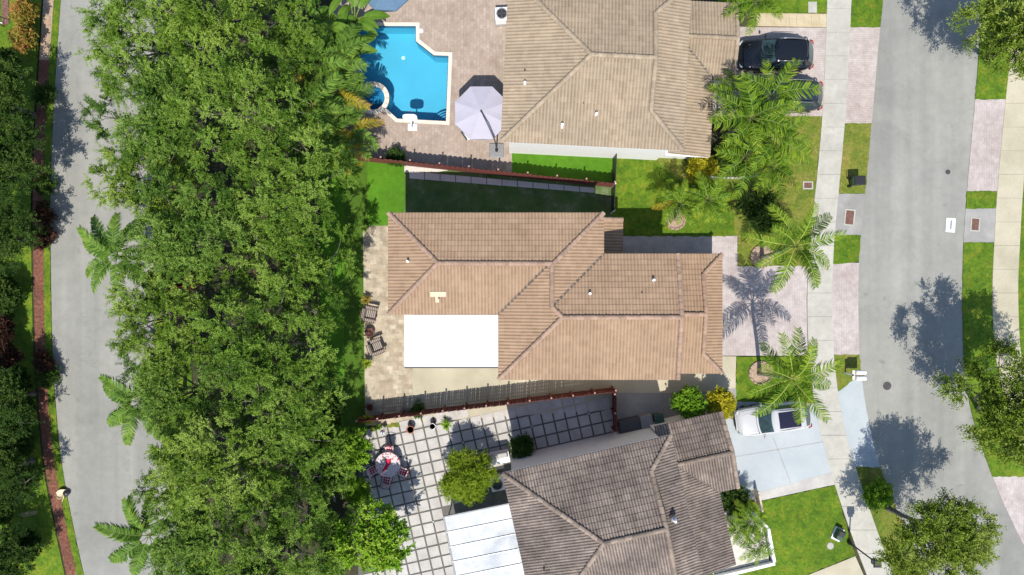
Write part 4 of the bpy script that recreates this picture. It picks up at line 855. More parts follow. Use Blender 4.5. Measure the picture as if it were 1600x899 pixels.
shrub('shrub', 'green shrub under the street tree at the bottom right', 1372, 770, .6, .8, .6, M['lime_leaf'], 80, .14, .07, 8, 22)
shrub('shrub', 'dark shrub in the corner where the weathered house meets its garage', 1148, 785, .8, .8, .8, M['dark_leaf'], 81, .14, .08, 8, 22)
shrub('shrub', 'dark ivy mound against the upper red fence inside the pool deck', 620, 245, .4, .5, .4, M['dark_leaf'], 82, .12, .07, 6, 14)
for i, (x, y, s) in enumerate(((72, 335, .55), (68, 375, .6), (72, 150, .5), (70, 565, .55), (75, 590, .5), (72, 290, .45))):
    shrub('red_shrub', ['dark red shrub beside the mulch, above the level of the road palm', 'dark red shrub beside the mulch, level with the road palm', 'dark red shrub at the mulch nearest the top left trees', 'dark red shrub at the mulch below the sunny lawn patch', 'lowest dark red shrub on the mulch', 'dark red shrub on the mulch below the second left tree'][i], x, y, .5, s, .5, M['maroon' if i in (0, 1, 3) else 'dark_leaf'], 90 + i, .14, .06, 6, 14, group='shrubs on the mulch strip')
for i, (x, y, s) in enumerate(((262, 392, .8), (285, 425, .9), (255, 432, .7), (262, 415, .5), (6, 520, .8), (8, 560, .75))):
    shrub('ti_plant', ['red leaved plant glimpsed through the belt, uppermost of three', 'red leaved plant glimpsed through the belt, right of three', 'red leaved plant glimpsed through the belt, lowest of three', 'small red leaved plant glimpsed between the three larger red ones', 'dark red plant mass at the left edge, upper one', 'dark red plant mass at the left edge, lower one'][i], x, y, 3.2 if i < 4 else 1.0, s, .8, M['red_leaf' if i < 4 else 'maroon'], 100 + i, .3, .09, 7, 16, cat='plant', group='red leaved plants')
for i, (x, y, s) in enumerate(((510, 690, .9), (520, 745, 1.0), (515, 640, .8), (505, 820, 1.0), (520, 880, .9))):
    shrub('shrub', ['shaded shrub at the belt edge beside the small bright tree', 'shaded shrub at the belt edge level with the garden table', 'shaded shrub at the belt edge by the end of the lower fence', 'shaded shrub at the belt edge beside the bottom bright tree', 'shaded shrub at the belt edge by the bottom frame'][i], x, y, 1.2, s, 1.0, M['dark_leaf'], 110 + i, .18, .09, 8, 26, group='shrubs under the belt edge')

for i, (x, y, s, h) in enumerate(((10, 455, 1.0, 1.0), (34, 590, .7, .7), (10, 675, .9, .9), (38, 690, .8, .7), (36, 745, .7, .7), (8, 790, .8, .8), (42, 850, .8, .8), (30, 640, .8, .8), (20, 105, .9, .9), (12, 470, .9, .8))):
    shrub('hedge_shrub', ['dark shrub at the left edge above the sunny lawn patch', 'dark shrub beside the mulch below the sunny lawn patch', 'dark shrub at the left edge beside the pale dead frond', 'dark shrub between the mulch and the pale dead frond', 'dark shrub beside the lower lawn strip on the left', 'dark shrub at the left edge below the middle dead frond', 'dark shrub beside the mulch near the bottom left corner', 'dark shrub above the pale dead frond on the left', 'dark shrub below the orange crotons', 'dark low shrub at the left edge by the maroon plants'][i], x, y, h * .7, s, h, M['dark_leaf'], 500 + i, .2, .1, 8, 24, group='dark shrubs along the left edge')
# ---- palms
def frond_mesh(seed, L, n, ll, mat, rise=.28, drop=.55, vee=.35, wid=.045, spread=1.0, twist=0.0, hang=.55, rr=.024, rmat='rachis'):
    rg = np.random.default_rng(seed); V = []; F = []; T = []
    cu_ = lambda s: np.array([L * (s - .10 * s * s), L * twist * s * s, L * (rise * s - drop * s * s)])
    side_pts = []
    for sgn in (1, -1):
        for i in range(n):
            s = .14 + .86 * (i + rg.uniform(0, .5)) / n; p = cu_(s); tg = unit(cu_(min(1, s + .02)) - cu_(s - .02))
            l = ll * (math.sin(math.pi * (.18 + .74 * s)) ** .7) * rg.uniform(.85, 1.1); fw = .35 + .55 * s + rg.uniform(-.25, .25)
            sd = np.array([-tg[1], tg[0], 0]) * sgn; sd = sd / max(np.linalg.norm(sd), 1e-6)
            d1 = unit(sd * spread + tg * fw + np.array([0, 0, vee * rg.uniform(.3, 1.2)])); d2 = unit(sd * .8 * spread + tg * fw * 1.1 + np.array([0, 0, -hang - rg.uniform(0, .5)]))
            m_ = p + d1 * l * .5; e_ = m_ + d2 * l * .5; w = tg * wid * rg.uniform(.8, 1.2)
            b = len(V); V += [p - w * .4, p + w * .4, m_ + w * .5 + np.array([0, 0, -.012]), m_ - w * .5 + np.array([0, 0, -.012]), e_ + w * .05, e_ - w * .05]
            F += [(b, b + 1, b + 2, b + 3) if sgn < 0 else (b + 3, b + 2, b + 1, b), (b + 3, b + 2, b + 4, b + 5) if sgn < 0 else (b + 5, b + 4, b + 2, b + 3)]
            t = .42 + rg.uniform(-.28, .28) + .25 * (s - .5); T += [t, t, t + .06, t + .06, t + .22, t + .22]
    lf = np_mesh('leaflets', np.array(V), np.array(F), mat, np.clip(T, .02, .98))
    ra = MB().tube([tuple(cu_(s)) for s in np.linspace(0, 1, 9)], [rr * (1 - .8 * s) for s in np.linspace(0, 1, 9)], 5).mesh('rachis', M[rmat], True)
    return lf, ra
FR = {}
for kind, L, n, ll, mt, rise, drop, wid in (('royal', 2.9, 40, .8, 'frond', .30, .52, .055), ('areca', 2.6, 26, .8, 'frond', .42, .70, .07), ('wild', 2.9, 50, .74, 'frond_green', .28, .6, .085),
                                            ('date', 1.75, 22, .55, 'frond', .42, .75, .06), ('yellow', 2.0, 32, .6, 'frond_yellow', .3, .85, .06), ('green', 2.3, 34, .8, 'frond_green', .40, .68, .075)):
    FR[kind] = [frond_mesh(300 + i + len(kind) * 7, L, n, ll, M[mt], rise, drop, wid=wid, twist=(-.12, 0, .12)[i], hang={'royal': 1.5, 'wild': 1.0}.get(kind, .7), rr=.034 if kind == 'royal' else .024, rmat='rachis_y' if kind == 'royal' else 'rachis') for i in range(3)]
def palm(name, label, base, crown_px, h, kind, az, sc=1.0, el=None, tr=.13, group=None, shaft=True, seed=0, extra=None):
    """base world xy from photo px; crown_px = crown centre in the photo at height h"""
    rg = random.Random(seed + int(crown_px[0])); cx, cy = P(*crown_px, h); bx, by = P(*base) if base else (cx, cy)
    t = thing(name, label, 'palm', (bx, by, 0), 0, group); tx, ty = cx - bx, cy - by
    hs_ = .9 if shaft else .15
    pts = [(tx * s ** 1.4, ty * s ** 1.4, h * s) for s in (0, .1, .3, .5, .7, .88)]
    pts = [(tx * s ** 1.4, ty * s ** 1.4, (h - hs_) * s) for s in (0, .06, .2, .4, .6, .8, 1)]; k_ = [1.5, 1.15, 1, .95, .9, .85, .8]
    MB().tube(pts, [tr * q for q in k_], 10).build('trunk', M['palm_bark'], t, True)
    if shaft: MB().tube([(tx, ty, h - hs_ - .02), (tx, ty, h - hs_ * .5), (tx, ty, h)], [tr * .85, tr * .95, tr * .5], 10).build('crownshaft', M['crownshaft'], t, True)
    for i, a in enumerate(az):
        e_ = el[i] if el else rg.uniform(-15, 50); lf, ra = FR[extra[i] if extra and i in extra else kind][i % 3]; s = sc * rg.uniform(.9, 1.08) * (1 if el else rg.uniform(.75, 1.1))
        f = obj('frond', lf, t, (tx + .05 * math.cos(R(a)), ty + .05 * math.sin(R(a)), h - .05), (rg.uniform(-.35, .35), -R(e_), R(a)), (s, s, s)); obj('rachis', ra, f)
    return t
gp = 'single trunk palms along the front yards'
palm('royal_palm', 'tall palm in the grass bed above the white car', (1186, 583), (1238, 592), 6.8, 'royal', [138, 88, 48, -6, -72, 196, 115, 228, 20, 165, 300, 70], 1.0, [2, 30, 8, -4, -2, -2, 35, 10, 45, 48, 40, 60], group=gp)
palm('royal_palm', 'tall palm at the corner of the pink driveway by the sidewalk', (1190, 402), (1243, 384), 6.4, 'royal', [47, 172, 118, -18, 250, 205, 80, -60, 145, 20, 285], .98, [5, 3, 22, -4, -4, 20, 45, 25, 50, 55, 48], group=gp)
palm('date_palm', 'small palm in the stone ringed bed on the front lawn', (1055, 343), (1062, 318), 2.9, 'date', [i * 26 + 5 for i in range(14)], 1.0, None, .09, group=gp, shaft=False, extra={7: 'yellow'})
palm('date_palm', 'small palm right of the stone ringed bed on the front lawn', (1090, 330), (1107, 312), 3.1, 'date', [i * 25 + 12 for i in range(14)], 1.05, None, .09, group=gp, shaft=False)
ga = 'clump palms beside the sand coloured house'
for i, (x, y, h, s, lab) in enumerate(((1205, 150, 4.6, 1.0, 'clump palm over the second dark car'), (1175, 185, 4.8, 1.05, 'clump palm nearest the sand coloured house porch'), (1210, 215, 4.4, 1.05, 'clump palm in the middle of the group by the front lawn'),
                                       (1165, 245, 3.8, .95, 'clump palm above the white edging on the left'), (1205, 260, 3.6, .85, 'lowest clump palm above the white curved edging'), (1150, 150, 3.8, .8, 'clump palm between the garage and the second dark car'))):
    palm('areca_palm', lab, None, (x, y), h, 'areca', [k * 36 + i * 17 + rnd.uniform(-18, 18) for k in range(10)], s, None, .07, ga, False, i)
palm('areca_palm', 'clump palm cut by the top edge beside the garage', None, (1184, 2), 3.2, 'areca', [k * 36 + 9 for k in range(10)], .78, None, .07, ga, False, 9)
gr = 'palms leaning out of the belt over the curved road'
palm('road_palm', 'palm over the road in the middle of the belt edge', None, (182, 402), 5.6, 'wild', [165, 125, 195, 95, 225, 60, 20, -40, 270, 145], .92, [5, 15, 2, 20, 10, 20, 10, 10, 10, 45], group=gr)
palm('road_palm', 'palm with two curling fronds over the road', None, (218, 628), 5.4, 'wild', [172, 215, 130, 40, 300, 250, 0, 80], .95, [6, 2, 30, 10, 10, 20, 10, 20], group=gr)
palm('road_palm', 'lowest palm over the road near the bottom', None, (232, 838), 5.4, 'wild', [135, 178, 88, 220, 250, 110, 40, -30, 300, 155], .98, [4, 4, 8, 10, 8, 35, 20, 10, 10, 50], group=gr)
gq = 'palms between the belt and the pool'
for i, (x, y, h, k, lab) in enumerate(((495, 100, 4.2, 'green', 'broad palm between the paddle leaves and the pool'), (525, 95, 3.4, 'green', 'palm hanging over the pool left edge'), (490, 165, 4.2, 'green', 'palm left of the spa, behind its neighbours'),
                                       (526, 146, 3.2, 'green', 'palm overhanging the spa'), (512, 205, 3.6, 'green', 'palm below the spa over the deck corner'), (545, 200, 2.4, 'green', 'low palm on the deck corner below the spa'), (535, 243, 2.6, 'yellow', 'yellowed palm at the left end of the upper red fence'),
                                       (475, 225, 3.8, 'green', 'palm deeper in the belt below the spa level'))):
    palm('garden_palm', lab, None, (x, y), h, k, [q * 37 + i * 23 for q in range(11)], 1.0 if k == 'green' else .7, None, .07, gq, False, i, {2: 'yellow', 7: 'yellow'} if i in (1, 3, 4, 5) else {6: 'yellow'})
gs = 'palms in the white planter bed'
palm('planter_palm', 'green palm in the white planter, upper one', None, (1172, 815), 2.0, 'date', [k * 30 for k in range(12)], .8, None, .07, gs, False, 3)
palm('planter_palm', 'green palm in the white planter, lower one', None, (1180, 852), 2.0, 'date', [k * 30 + 10 for k in range(12)], .8, None, .07, gs, False, 4)
palm('planter_palm', 'green palm in the bed against the weathered house porch', None, (1150, 825), 1.9, 'date', [k * 30 + 20 for k in range(12)], .7, None, .07, gs, False, 5)
# ---- paddle leaved plants (bird of paradise)
def paddle_mesh(seed, L, W_, pet):
    rg = np.random.default_rng(seed); V = []; F = []; T = []; n = 12; m_ = 5
    for i in range(n + 1):
        s = i / n; x = pet * .6 + L * (s - .08 * s * s); z = pet * .85 + L * (.32 * s - .55 * s * s); w = W_ * .5 * (math.sin(math.pi * (.04 + .95 * s)) ** .6) * (1 - .25 * s)
        for j in range(m_):
            q = (j / (m_ - 1) * 2 - 1); y = q * w; V.append((x + rg.uniform(-.01, .01), y, z + abs(q) * w * .45 - (q * q) * w * .35 + rg.uniform(-.012, .012))); T.append(.4 + .2 * (abs(q) < .1) + rg.uniform(-.08, .08) + .2 * (s > .9))
    for i in range(n):
        for j in range(m_ - 1): F.append((i * m_ + j, (i + 1) * m_ + j, (i + 1) * m_ + j + 1, i * m_ + j + 1))
    return np_mesh('blade', np.array(V), np.array(F), M['paddle'], np.clip(T, .02, .98), True), MB().tube([(0, 0, 0), (pet * .3, 0, pet * .55), (pet * .6, 0, pet * .85), (pet * .6 + L * .5, 0, pet * .85 + L * .02)], [.045, .035, .03, .015], 6).mesh('stalk', M['rachis'], True)
PAD = [paddle_mesh(400 + i, 1.35 + .15 * i, .62, 1.3) for i in range(3)]
for i, (x, y, h, lab) in enumerate(((470, 32, 3.2, 'paddle leaved plant furthest from the pool at the top'), (505, 28, 3.2, 'paddle leaved plant in the middle of the top group'), (545, 22, 2.8, 'paddle leaved plant nearest the blue parasol'), (530, 62, 2.8, 'paddle leaved plant at the top left pool corner'), (488, 68, 3.0, 'paddle leaved plant below the others left of the pool'))):
    x_, y_ = P(x, y, h); t = thing('paddle_plant', lab, 'plant', (x_, y_, 0), i * .9, 'paddle leaved plants left of the pool')
    rg = random.Random(i); MB().tube([(0, 0, 0), (0, 0, h - 1.4)], .12, 8).build('stem', M['palm_bark'], t, True)
    for k in range(13):
        b, s_ = PAD[k % 3]; sc = rg.uniform(.8, 1.15); o = obj('leaf', b, t, (0, 0, h - 1.5), (rg.uniform(-.3, .3), rg.uniform(-.35, .35), k * 2.4 + rg.uniform(-.3, .3)), (sc, sc, sc)); obj('stalk', s_, o)
# ---- spiky small plants in pots / beds
def spiky(name, label, px, py, z, n, L, mat, pot=None, seed=0):
    rg = np.random.default_rng(seed); x, y = P(px, py, z); t = thing(name, label, 'plant', (x, y, 0))
    V = []; F = []; T = []
    for i in range(n):
        a = rg.uniform(0, 6.28); el = rg.uniform(.2, 1.2); l = L * rg.uniform(.7, 1.1); d = np.array([math.cos(a) * math.cos(el), math.sin(a) * math.cos(el), math.sin(el)]); s = np.array([-math.sin(a), math.cos(a), 0]) * .028
        p0 = np.array([0, 0, z * .7]); p1 = p0 + d * l * .6; p2 = p1 + (d - np.array([0, 0, .6])) * l * .4; b = len(V); V += [p0 - s, p0 + s, p1 + s, p1 - s, p2 + s * .1, p2 - s * .1]; F += [(b, b + 1, b + 2, b + 3), (b + 3, b + 2, b + 4, b + 5)]; T += list(np.full(6, rg.uniform(.2, .9)))
    obj('leaves', np_mesh('leaves', np.array(V), np.array(F), mat, np.array(T)), t)
    if pot: MB().lathe([(.12, .03), (.2, .38), (.22, .40), (.19, .40), (.17, .33), (.02, .33)], 14).build('pot', pot, t, True)
    else: MB().lathe([(.05, 0), (.045, z * .7)], 8).build('stem', M['palm_bark'], t, True)
    return t
spiky('potted_plant', 'potted plant at the top corner of the beige paver patio', 568, 356, .6, 60, .5, M['frond_green'], M['terracotta'], 1)
spiky('potted_plant', 'bushy potted plant above the upper armchair', 571, 469, .6, 70, .42, M['croton_o'], M['terracotta'], 2)
spiky('potted_plant', 'spiky potted plant below the lower armchair', 573, 568, .6, 60, .5, M['bamboo_leaf'], M['terracotta'], 3)
spiky('potted_plant', 'small potted plant on the patio corner at the lower fence', 577, 637, .5, 40, .35, M['red_leaf'], M['terracotta'], 4)
spiky('yucca', 'pale spiky yucca at the left end of the lower red fence', 574, 655, 1.2, 60, .62, M['croton'], None, 5)
spiky('fern', 'green fern against the lower red fence on the slab patio', 697, 664, .4, 60, .5, M['lime_leaf'], None, 6)
spiky('fern', 'low green plant beside the white heron ornament', 592, 668, .3, 40, .3, M['lime_leaf'], None, 7)
# ================================================================ OBJECTS
# ---- fences
def fence(name, label, p0, p1, h, bw, mat, posts, rails, side, top='ear', group=None, gap=.012, capmat=None):
    a, b = Vector(P(*p0)), Vector(P(*p1)); L = (b - a).length; t = thing(name, label, 'fence', (a.x, a.y, 0), math.atan2(b.y - a.y, b.x - a.x), group)
    n = round(L / bw); w = L / n; e_ = w * .22
    hw = w / 2 - gap / 2
    prof = [(-hw, 0), (hw, 0), (hw, h - e_), (hw - e_, h), (-hw + e_, h), (-hw, h - e_)] if top == 'ear' else [(-hw, 0), (hw, 0), (hw, h - hw * 1.2)] + [(hw * math.cos(R(q)), h - hw * 1.2 + hw * 1.2 * math.sin(R(q))) for q in (35, 65, 90, 115, 145)] + [(-hw, h - hw * 1.2)]
    k = len(prof); m = MB().add([(x, -.012, z) for x, z in prof] + [(x, .012, z) for x, z in prof], [tuple(range(k)), tuple(range(2 * k - 1, k - 1, -1))] + [(i, i + k, (i + 1) % k + k, (i + 1) % k) for i in range(k)]).mesh('picket', mat)
    rg = random.Random(n)
    for i in range(n): obj('picket', m, t, ((i + .5) * w, 0, .03 + rg.uniform(-.012, .012)), (rg.uniform(-.01, .01), rg.uniform(-.006, .006), 0))
    for z in rails: MB().box(0, L, side * .0135, side * .055, z, z + .085) .build('rail', mat, t)
    if posts:
        np_ = max(1, round(L / posts))
        pm = MB().box(-.045, .045, -.045, .045, 0, h + .10).mesh('post', mat); cm_ = MB().box(-.055, .055, -.055, .055, h + .10, h + .135, .02).mesh('post_cap', capmat or mat)
        for i in range(np_ + 1):
            o = obj('post', pm, t, (min(max(i * L / np_, .05), L - .05), side * .102, 0)); obj('post_cap', cm_, o)
    return t
capm = plain('pale_post_cap', (0.42, 0.25, 0.2), .8)
fence('picket_fence', 'long red stained fence between the slab patio and the tan house', (566, 652), (957, 606), 1.75, .135, M['red_wood'], 1.33, (.25, .62, 1.0, 1.38), 1, capmat=capm, group='red stained garden fences')
fence('picket_fence', 'short red stained fence from the slab patio corner to the weathered house', (956.5, 608), (958, 668), 1.75, .135, M['red_wood'], 1.33, (.3, 1.4), -1, capmat=capm, group='red stained garden fences')
fence('picket_fence', 'long red stained fence with scalloped boards below the pool deck', (558, 251), (956, 293), 1.6, .33, M['red_wood'], 1.9, (.3, 1.3), 1, 'round', gap=.0005, capmat=capm, group='red stained garden fences')
g_ = thing('side_gate', 'black side gate and panel beside the sand coloured house lawn', 'gate', (*P(958, 243), 0), math.atan2(-(334 - 243), -4))
L = 91 / PXM
for z in (.12, 1.5): MB().box(0, L, -.025, .025, z, z + .05).build('rail', M['black'], g_)
for i in range(24): MB().box(L * i / 24 + .01, L * (i + 1) / 24 - .012, -.01, .01, .08, 1.62).build('slat', M['black'], g_)
for x in (0, L * .55, L): MB().box(x - .04, x + .04, -.04, .04, 0, 1.72).build('post', M['cream_wall'], g_)
# ---- parasols
def parasol(label, px, py, h, rad, cloth, base_px=None, rot=0.0, arm=True):
    x, y = P(px, py, h); t = thing('parasol', label, 'parasol', (x, y, 0), 0, 'poolside parasols')
    hub = (0, 0, h + .28); rim = [(rad * math.cos(R(45 * k + rot)), rad * math.sin(R(45 * k + rot)), h - .12) for k in range(8)]
    for k in range(8):
        a, b = rim[k], rim[(k + 1) % 8]; m = MB(); vv = [hub]
        A_, B_, H_ = Vector(a), Vector(b), Vector(hub)
        rows = [[H_]]
        for i in range(1, 5):
            s = i / 4; row = []
            for j in range(i + 1):
                p = H_.lerp(A_, s).lerp(H_.lerp(B_, s), j / i); p.z -= .05 * math.sin(math.pi * j / i) * s if 0 < j < i else 0; row.append(p)
            rows.append(row)
        V = [p for r in rows for p in r]; off = [0, 1, 3, 6, 10]; F = []
        for i in range(4):
            for j in range(i + 1):
                F.append((off[i] + j, off[i + 1] + j, off[i + 1] + j + 1))
                if j < i: F.append((off[i] + j, off[i + 1] + j + 1, off[i] + j + 1))
        n = len(V); m.add(V, F); m.add([(A_.x, A_.y, A_.z), (B_.x, B_.y, B_.z), (B_.x, B_.y, B_.z - .12), (A_.x, A_.y, A_.z - .12)], [(0, 3, 2, 1)])
        m.build('canopy_panel', cloth, t)
        MB().tube([tuple(H_ - Vector((0, 0, .03))), (a[0], a[1], a[2] - .02)], .014, 5).build('rib', M['grey'], t)
    MB().lathe([(.07, h + .25), (.07, h + .33), (.02, h + .37)], 10).build('hub', M['grey'], t)
    if base_px:
        bx, by = P(*base_px); bx -= x; by -= y
        MB().box(bx - .47, bx + .47, by - .47, by + .47, .045, .13, .02).build('base_plate', M['grey'], t, bevel=.03)
        MB().tube([(bx, by, .13), (bx, by, 2.0), (bx * .95, by * .95, h - .1), (bx * .85, by * .85, h + .32)], [.045, .045, .04, .04], 8).build('post', M['grey_dark'], t, True)
        MB().tube([(bx * .9, by * .9, h + .22), (bx * .5, by * .5, h + .50), (0, 0, h + .42)], [.035, .035, .03], 8).build('arm', M['grey_dark'], t, True)
        MB().lathe([(.1, .13), (.1, .3), (.06, .34)], 12, bx, by).build('collar', M['black'], t)
    else: MB().tube([(0, 0, .04), (0, 0, h + .2)], .03, 8).build('pole', M['grey'], t, True)
    return t
parasol('large white cantilever parasol on a grey base by the sand coloured house', 752, 176, 2.6, 1.76, M['cloth_white'], (776, 236), 22.5)
parasol('dark blue parasol cut by the top edge beside the pool', 603, -26, 2.4, 1.75, M['cloth_blue'], None, 20)
# ---- poolside
t = thing('pool_basketball_hoop', 'white poolside basketball hoop at the lower pool edge', 'basketball hoop', (*P(645, 200), 0), 0)
MB().box(-.34, .34, -.22, .30, .05, .2, .06).build('base', M['white'], t, bevel=.05)
MB().tube([(0, 0, .2), (0, .1, .9), (0, .3, 1.15)], .05, 8).build('pole', M['white'], t, True)
m = MB(); q = [(.46 * math.copysign(abs(math.cos(R(a))) ** .6, math.cos(R(a))), .32 * math.copysign(abs(math.sin(R(a))) ** .6, math.sin(R(a)))) for a in range(0, 360, 15)]; k = len(q)
m.add([(x, .34 + .12 * (z / .32), 1.25 + z) for x, z in q] + [(x, .38 + .12 * (z / .32), 1.25 + z) for x, z in q], [tuple(range(k - 1, -1, -1)), tuple(range(k, 2 * k))] + [(i, (i + 1) % k, (i + 1) % k + k, i + k) for i in range(k)]); m.build('backboard', M['white'], t)
MB().tube([(.19 * math.cos(R(a)), .62 + .19 * math.sin(R(a)), 1.12) for a in range(0, 361, 20)], .012, 5, False).build('rim', M['terracotta'], t)
o = MB().disc(*P(658, 49), .04, .055, .14).build('skimmer_lid', M['white']); tag(o, 'small round white skimmer lid at the pool edge', 'lid')
def lounge(label, px, py, rot, white=True):
    t = thing('patio_chair', label, 'chair', (*P(px, py, .5), 0), R(rot), None)
    for x in (-.28, .28):
        for y in (-.28, .28): MB().tube([(x, y, .03), (x, y, .42)], .02, 6).build('leg', M['grey_dark'], t)
    MB().box(-.32, .32, -.32, .32, .38, .5, .02).build('seat_cushion', M['white'], t, bevel=.03)
    MB().box(-.34, .34, .28, .42, .42, .95, .02).build('backrest', M['grey_dark'], t, bevel=.03)
    for s in (-1, 1): MB().box(s * .37 - .04, s * .37 + .04, -.3, .36, .6, .66).build('armrest', M['grey_dark'], t, bevel=.02)
lounge('patio chair with white cushion half under the white parasol', 733, 209, 35)
def armchair(label, px, py, rot):
    t = thing('armchair', label, 'armchair', (*P(px, py, .5), .03), R(rot), 'striped armchairs on the beige patio'); W_ = .40
    for x in (-.36, .36):
        for y in (-W_, W_): MB().tube([(x, y, 0), (x, y, .5)], .028, 6).build('leg', M['brown_wood'], t)
    MB().box(-.30, .40, -.3, .3, .33, .47, .02).build('seat_cushion', M['stripe'], t, bevel=.04)
    m = MB().box(-.46, -.28, -.33, .33, .4, .95, .02); m.build('backrest', M['stripe'], t, bevel=.04)
    for s in (-1, 1):
        o = MB().box(-.44, .46, s * W_ - .10, s * W_ + .10, .56, .62, .015).build('armrest', M['stripe'], t, bevel=.02)
        MB().tube([(-.44, s * (W_ + .10), .6), (.0, s * (W_ + .13), .62), (.46, s * (W_ + .09), .6)], .022, 6).build('rail', M['brown_wood'], o, True)
        MB().tube([(-.44, s * (W_ - .10), .6), (.46, s * (W_ - .10), .6)], .02, 6).build('rail', M['brown_wood'], o, True)
    MB().tube([(-.46, -.34, .96), (-.5, 0, .99), (-.46, .34, .96)], .025, 6).build('top_rail', M['brown_wood'], t, True)
armchair('upper striped armchair on the beige patio below the bushy pot', 578, 491, -12)
armchair('lower striped armchair on the beige patio above the spiky pot', 588, 542, 22)
t = thing('fire_bowl', 'small dark fire bowl with cream stones between the armchairs', 'fire bowl', (*P(579, 519), .03))
MB().lathe([(.12, 0), (.16, .15), (.3, .32), (.32, .34), (.27, .34), (.15, .22), (.02, .2)], 10).build('bowl', M['brown_wood'], t)
rg = random.Random(3)
for i in range(7):
    a = i * .9; MB().lathe([(.03, 0), (.09, .05), (.05, .12), (.01, .13)], 6).build('stone', M['yellow_rock'], t, loc=(.28 * math.cos(a) - .1, .3 * math.sin(a) - .15, .02), rot=(0, 0, a))
# ---- dotted garden set
t = thing('garden_table', 'round garden table with white cloth dotted in red', 'table', (*P(606, 726, .7), .05))
MB().lathe([(.78, .70), (.80, .735), (.78, .75), (.02, .75)], 32).build('tabletop', M['dotted'], t)
MB().ring(0, 0, .45, .74, .785, .80).build('cloth_skirt', M['dotted'], t)
MB().lathe([(.3, 0), (.05, .06), (.05, .7)], 12).build('pedestal', M['dark_metal'], t)
o = MB().add([(-.38, -.42, .765), (-.1, -.36, .768), (.2, .1, .77), (.26, .42, .765), (.02, .34, .772), (-.12, .45, .765), (-.1, .05, .77)], [(0, 1, 2, 3, 4, 5, 6)])
n = len(o.v); o.add([(x, y, z - .012) for x, y, z in o.v[:n]], []); o.f += [(i, i + n, (i + 1) % n + n, (i + 1) % n) for i in range(n)] + [tuple(range(2 * n - 1, n - 1, -1))]
w = P(606, 726, .7); tag(o.build('red_napkin', M['red_cloth'], loc=(w[0], w[1], .05)), 'red cloth runner lying on the dotted round table', 'cloth')
for lab, px, py, rt in (('dotted cushion chair above the round table', 608, 703, 0), ('dotted cushion chair left of the round table', 584, 735, 115), ('dotted cushion chair right of the round table', 630, 737, -110), ('dotted cushion chair below the round table', 605, 750, 168)):
    c = thing('garden_chair', lab, 'chair', (*P(px, py, .5), .05), R(rt), 'dotted chairs round the garden table')
    for x in (-.25, .25):
        for y in (-.22, .25): MB().tube([(x, y, 0), (x, y, .42)], .018, 6).build('leg', M['dark_metal'], c)
    MB().box(-.30, .30, -.28, .28, .40, .50, .02).build('seat_cushion', M['dotted'], c, bevel=.04)
    MB().box(-.30, .30, .24, .36, .45, .98, .03).build('back_cushion', M['dotted'], c, bevel=.04)
    MB().tube([(-.31, .36, .42), (-.31, .40, .95), (0, .42, 1.04), (.31, .40, .95), (.31, .36, .42)], .02, 6).build('back_frame', M['dark_metal'], c, True)
    for s in (-1, 1): MB().tube([(s * .33, .34, .66), (s * .34, -.2, .66), (s * .33, -.24, .4)], .02, 6).build('armrest', M['dark_metal'], c, True)
t = thing('heron_ornament', 'white heron ornament at the left end of the slab patio', 'ornament', (*P(601, 672), .05))
MB().lathe([(.02, .42), (.13, .5), (.16, .62), (.1, .78), (.03, .9)], 10).build('body', M['white'], t, True); MB().tube([(0, 0, .85), (.06, -.05, 1.0), (.02, -.08, 1.12), (.1, -.16, 1.16)], [.04, .03, .03, .012], 7).build('neck', M['white'], t, True)
for x in (-.04, .04): MB().tube([(x, 0, 0), (x, 0, .48)], .012, 5).build('leg', M['grey_dark'], t)
def pot(label, px, py, mat, r=.24):
    t = thing('plant_pot', label, 'pot', (*P(px, py), .05), 0, 'pots along the lower red fence')
    MB().lathe([(r * .7, 0), (r, .42), (r * 1.08, .44), (r * 1.08, .5), (r * .9, .5), (r * .85, .42)], 16).build('pot', mat, t, True); MB().disc(0, 0, .38, .42, r * .86).build('soil', M['joint'], t)
pot('terracotta pot against the lower red fence', 643, 669, M['terracotta']); pot('grey stone pot right of the terracotta pot', 677, 664, M['metal'], .2)
o = MB().box(-.35, .35, -.13, .13, .036, .4, .03).build('watering_box', M['grey_dark'], loc=(*P(634, 645), 0)); tag(o, 'small dark box in the shade at the lower fence, patio side', 'box')
shrub('shrub', 'small dark bush in the shade at the lower fence, patio side', 652, 640, .4, .32, .35, M['dark_leaf'], 130, .1, .06, 5, 10)
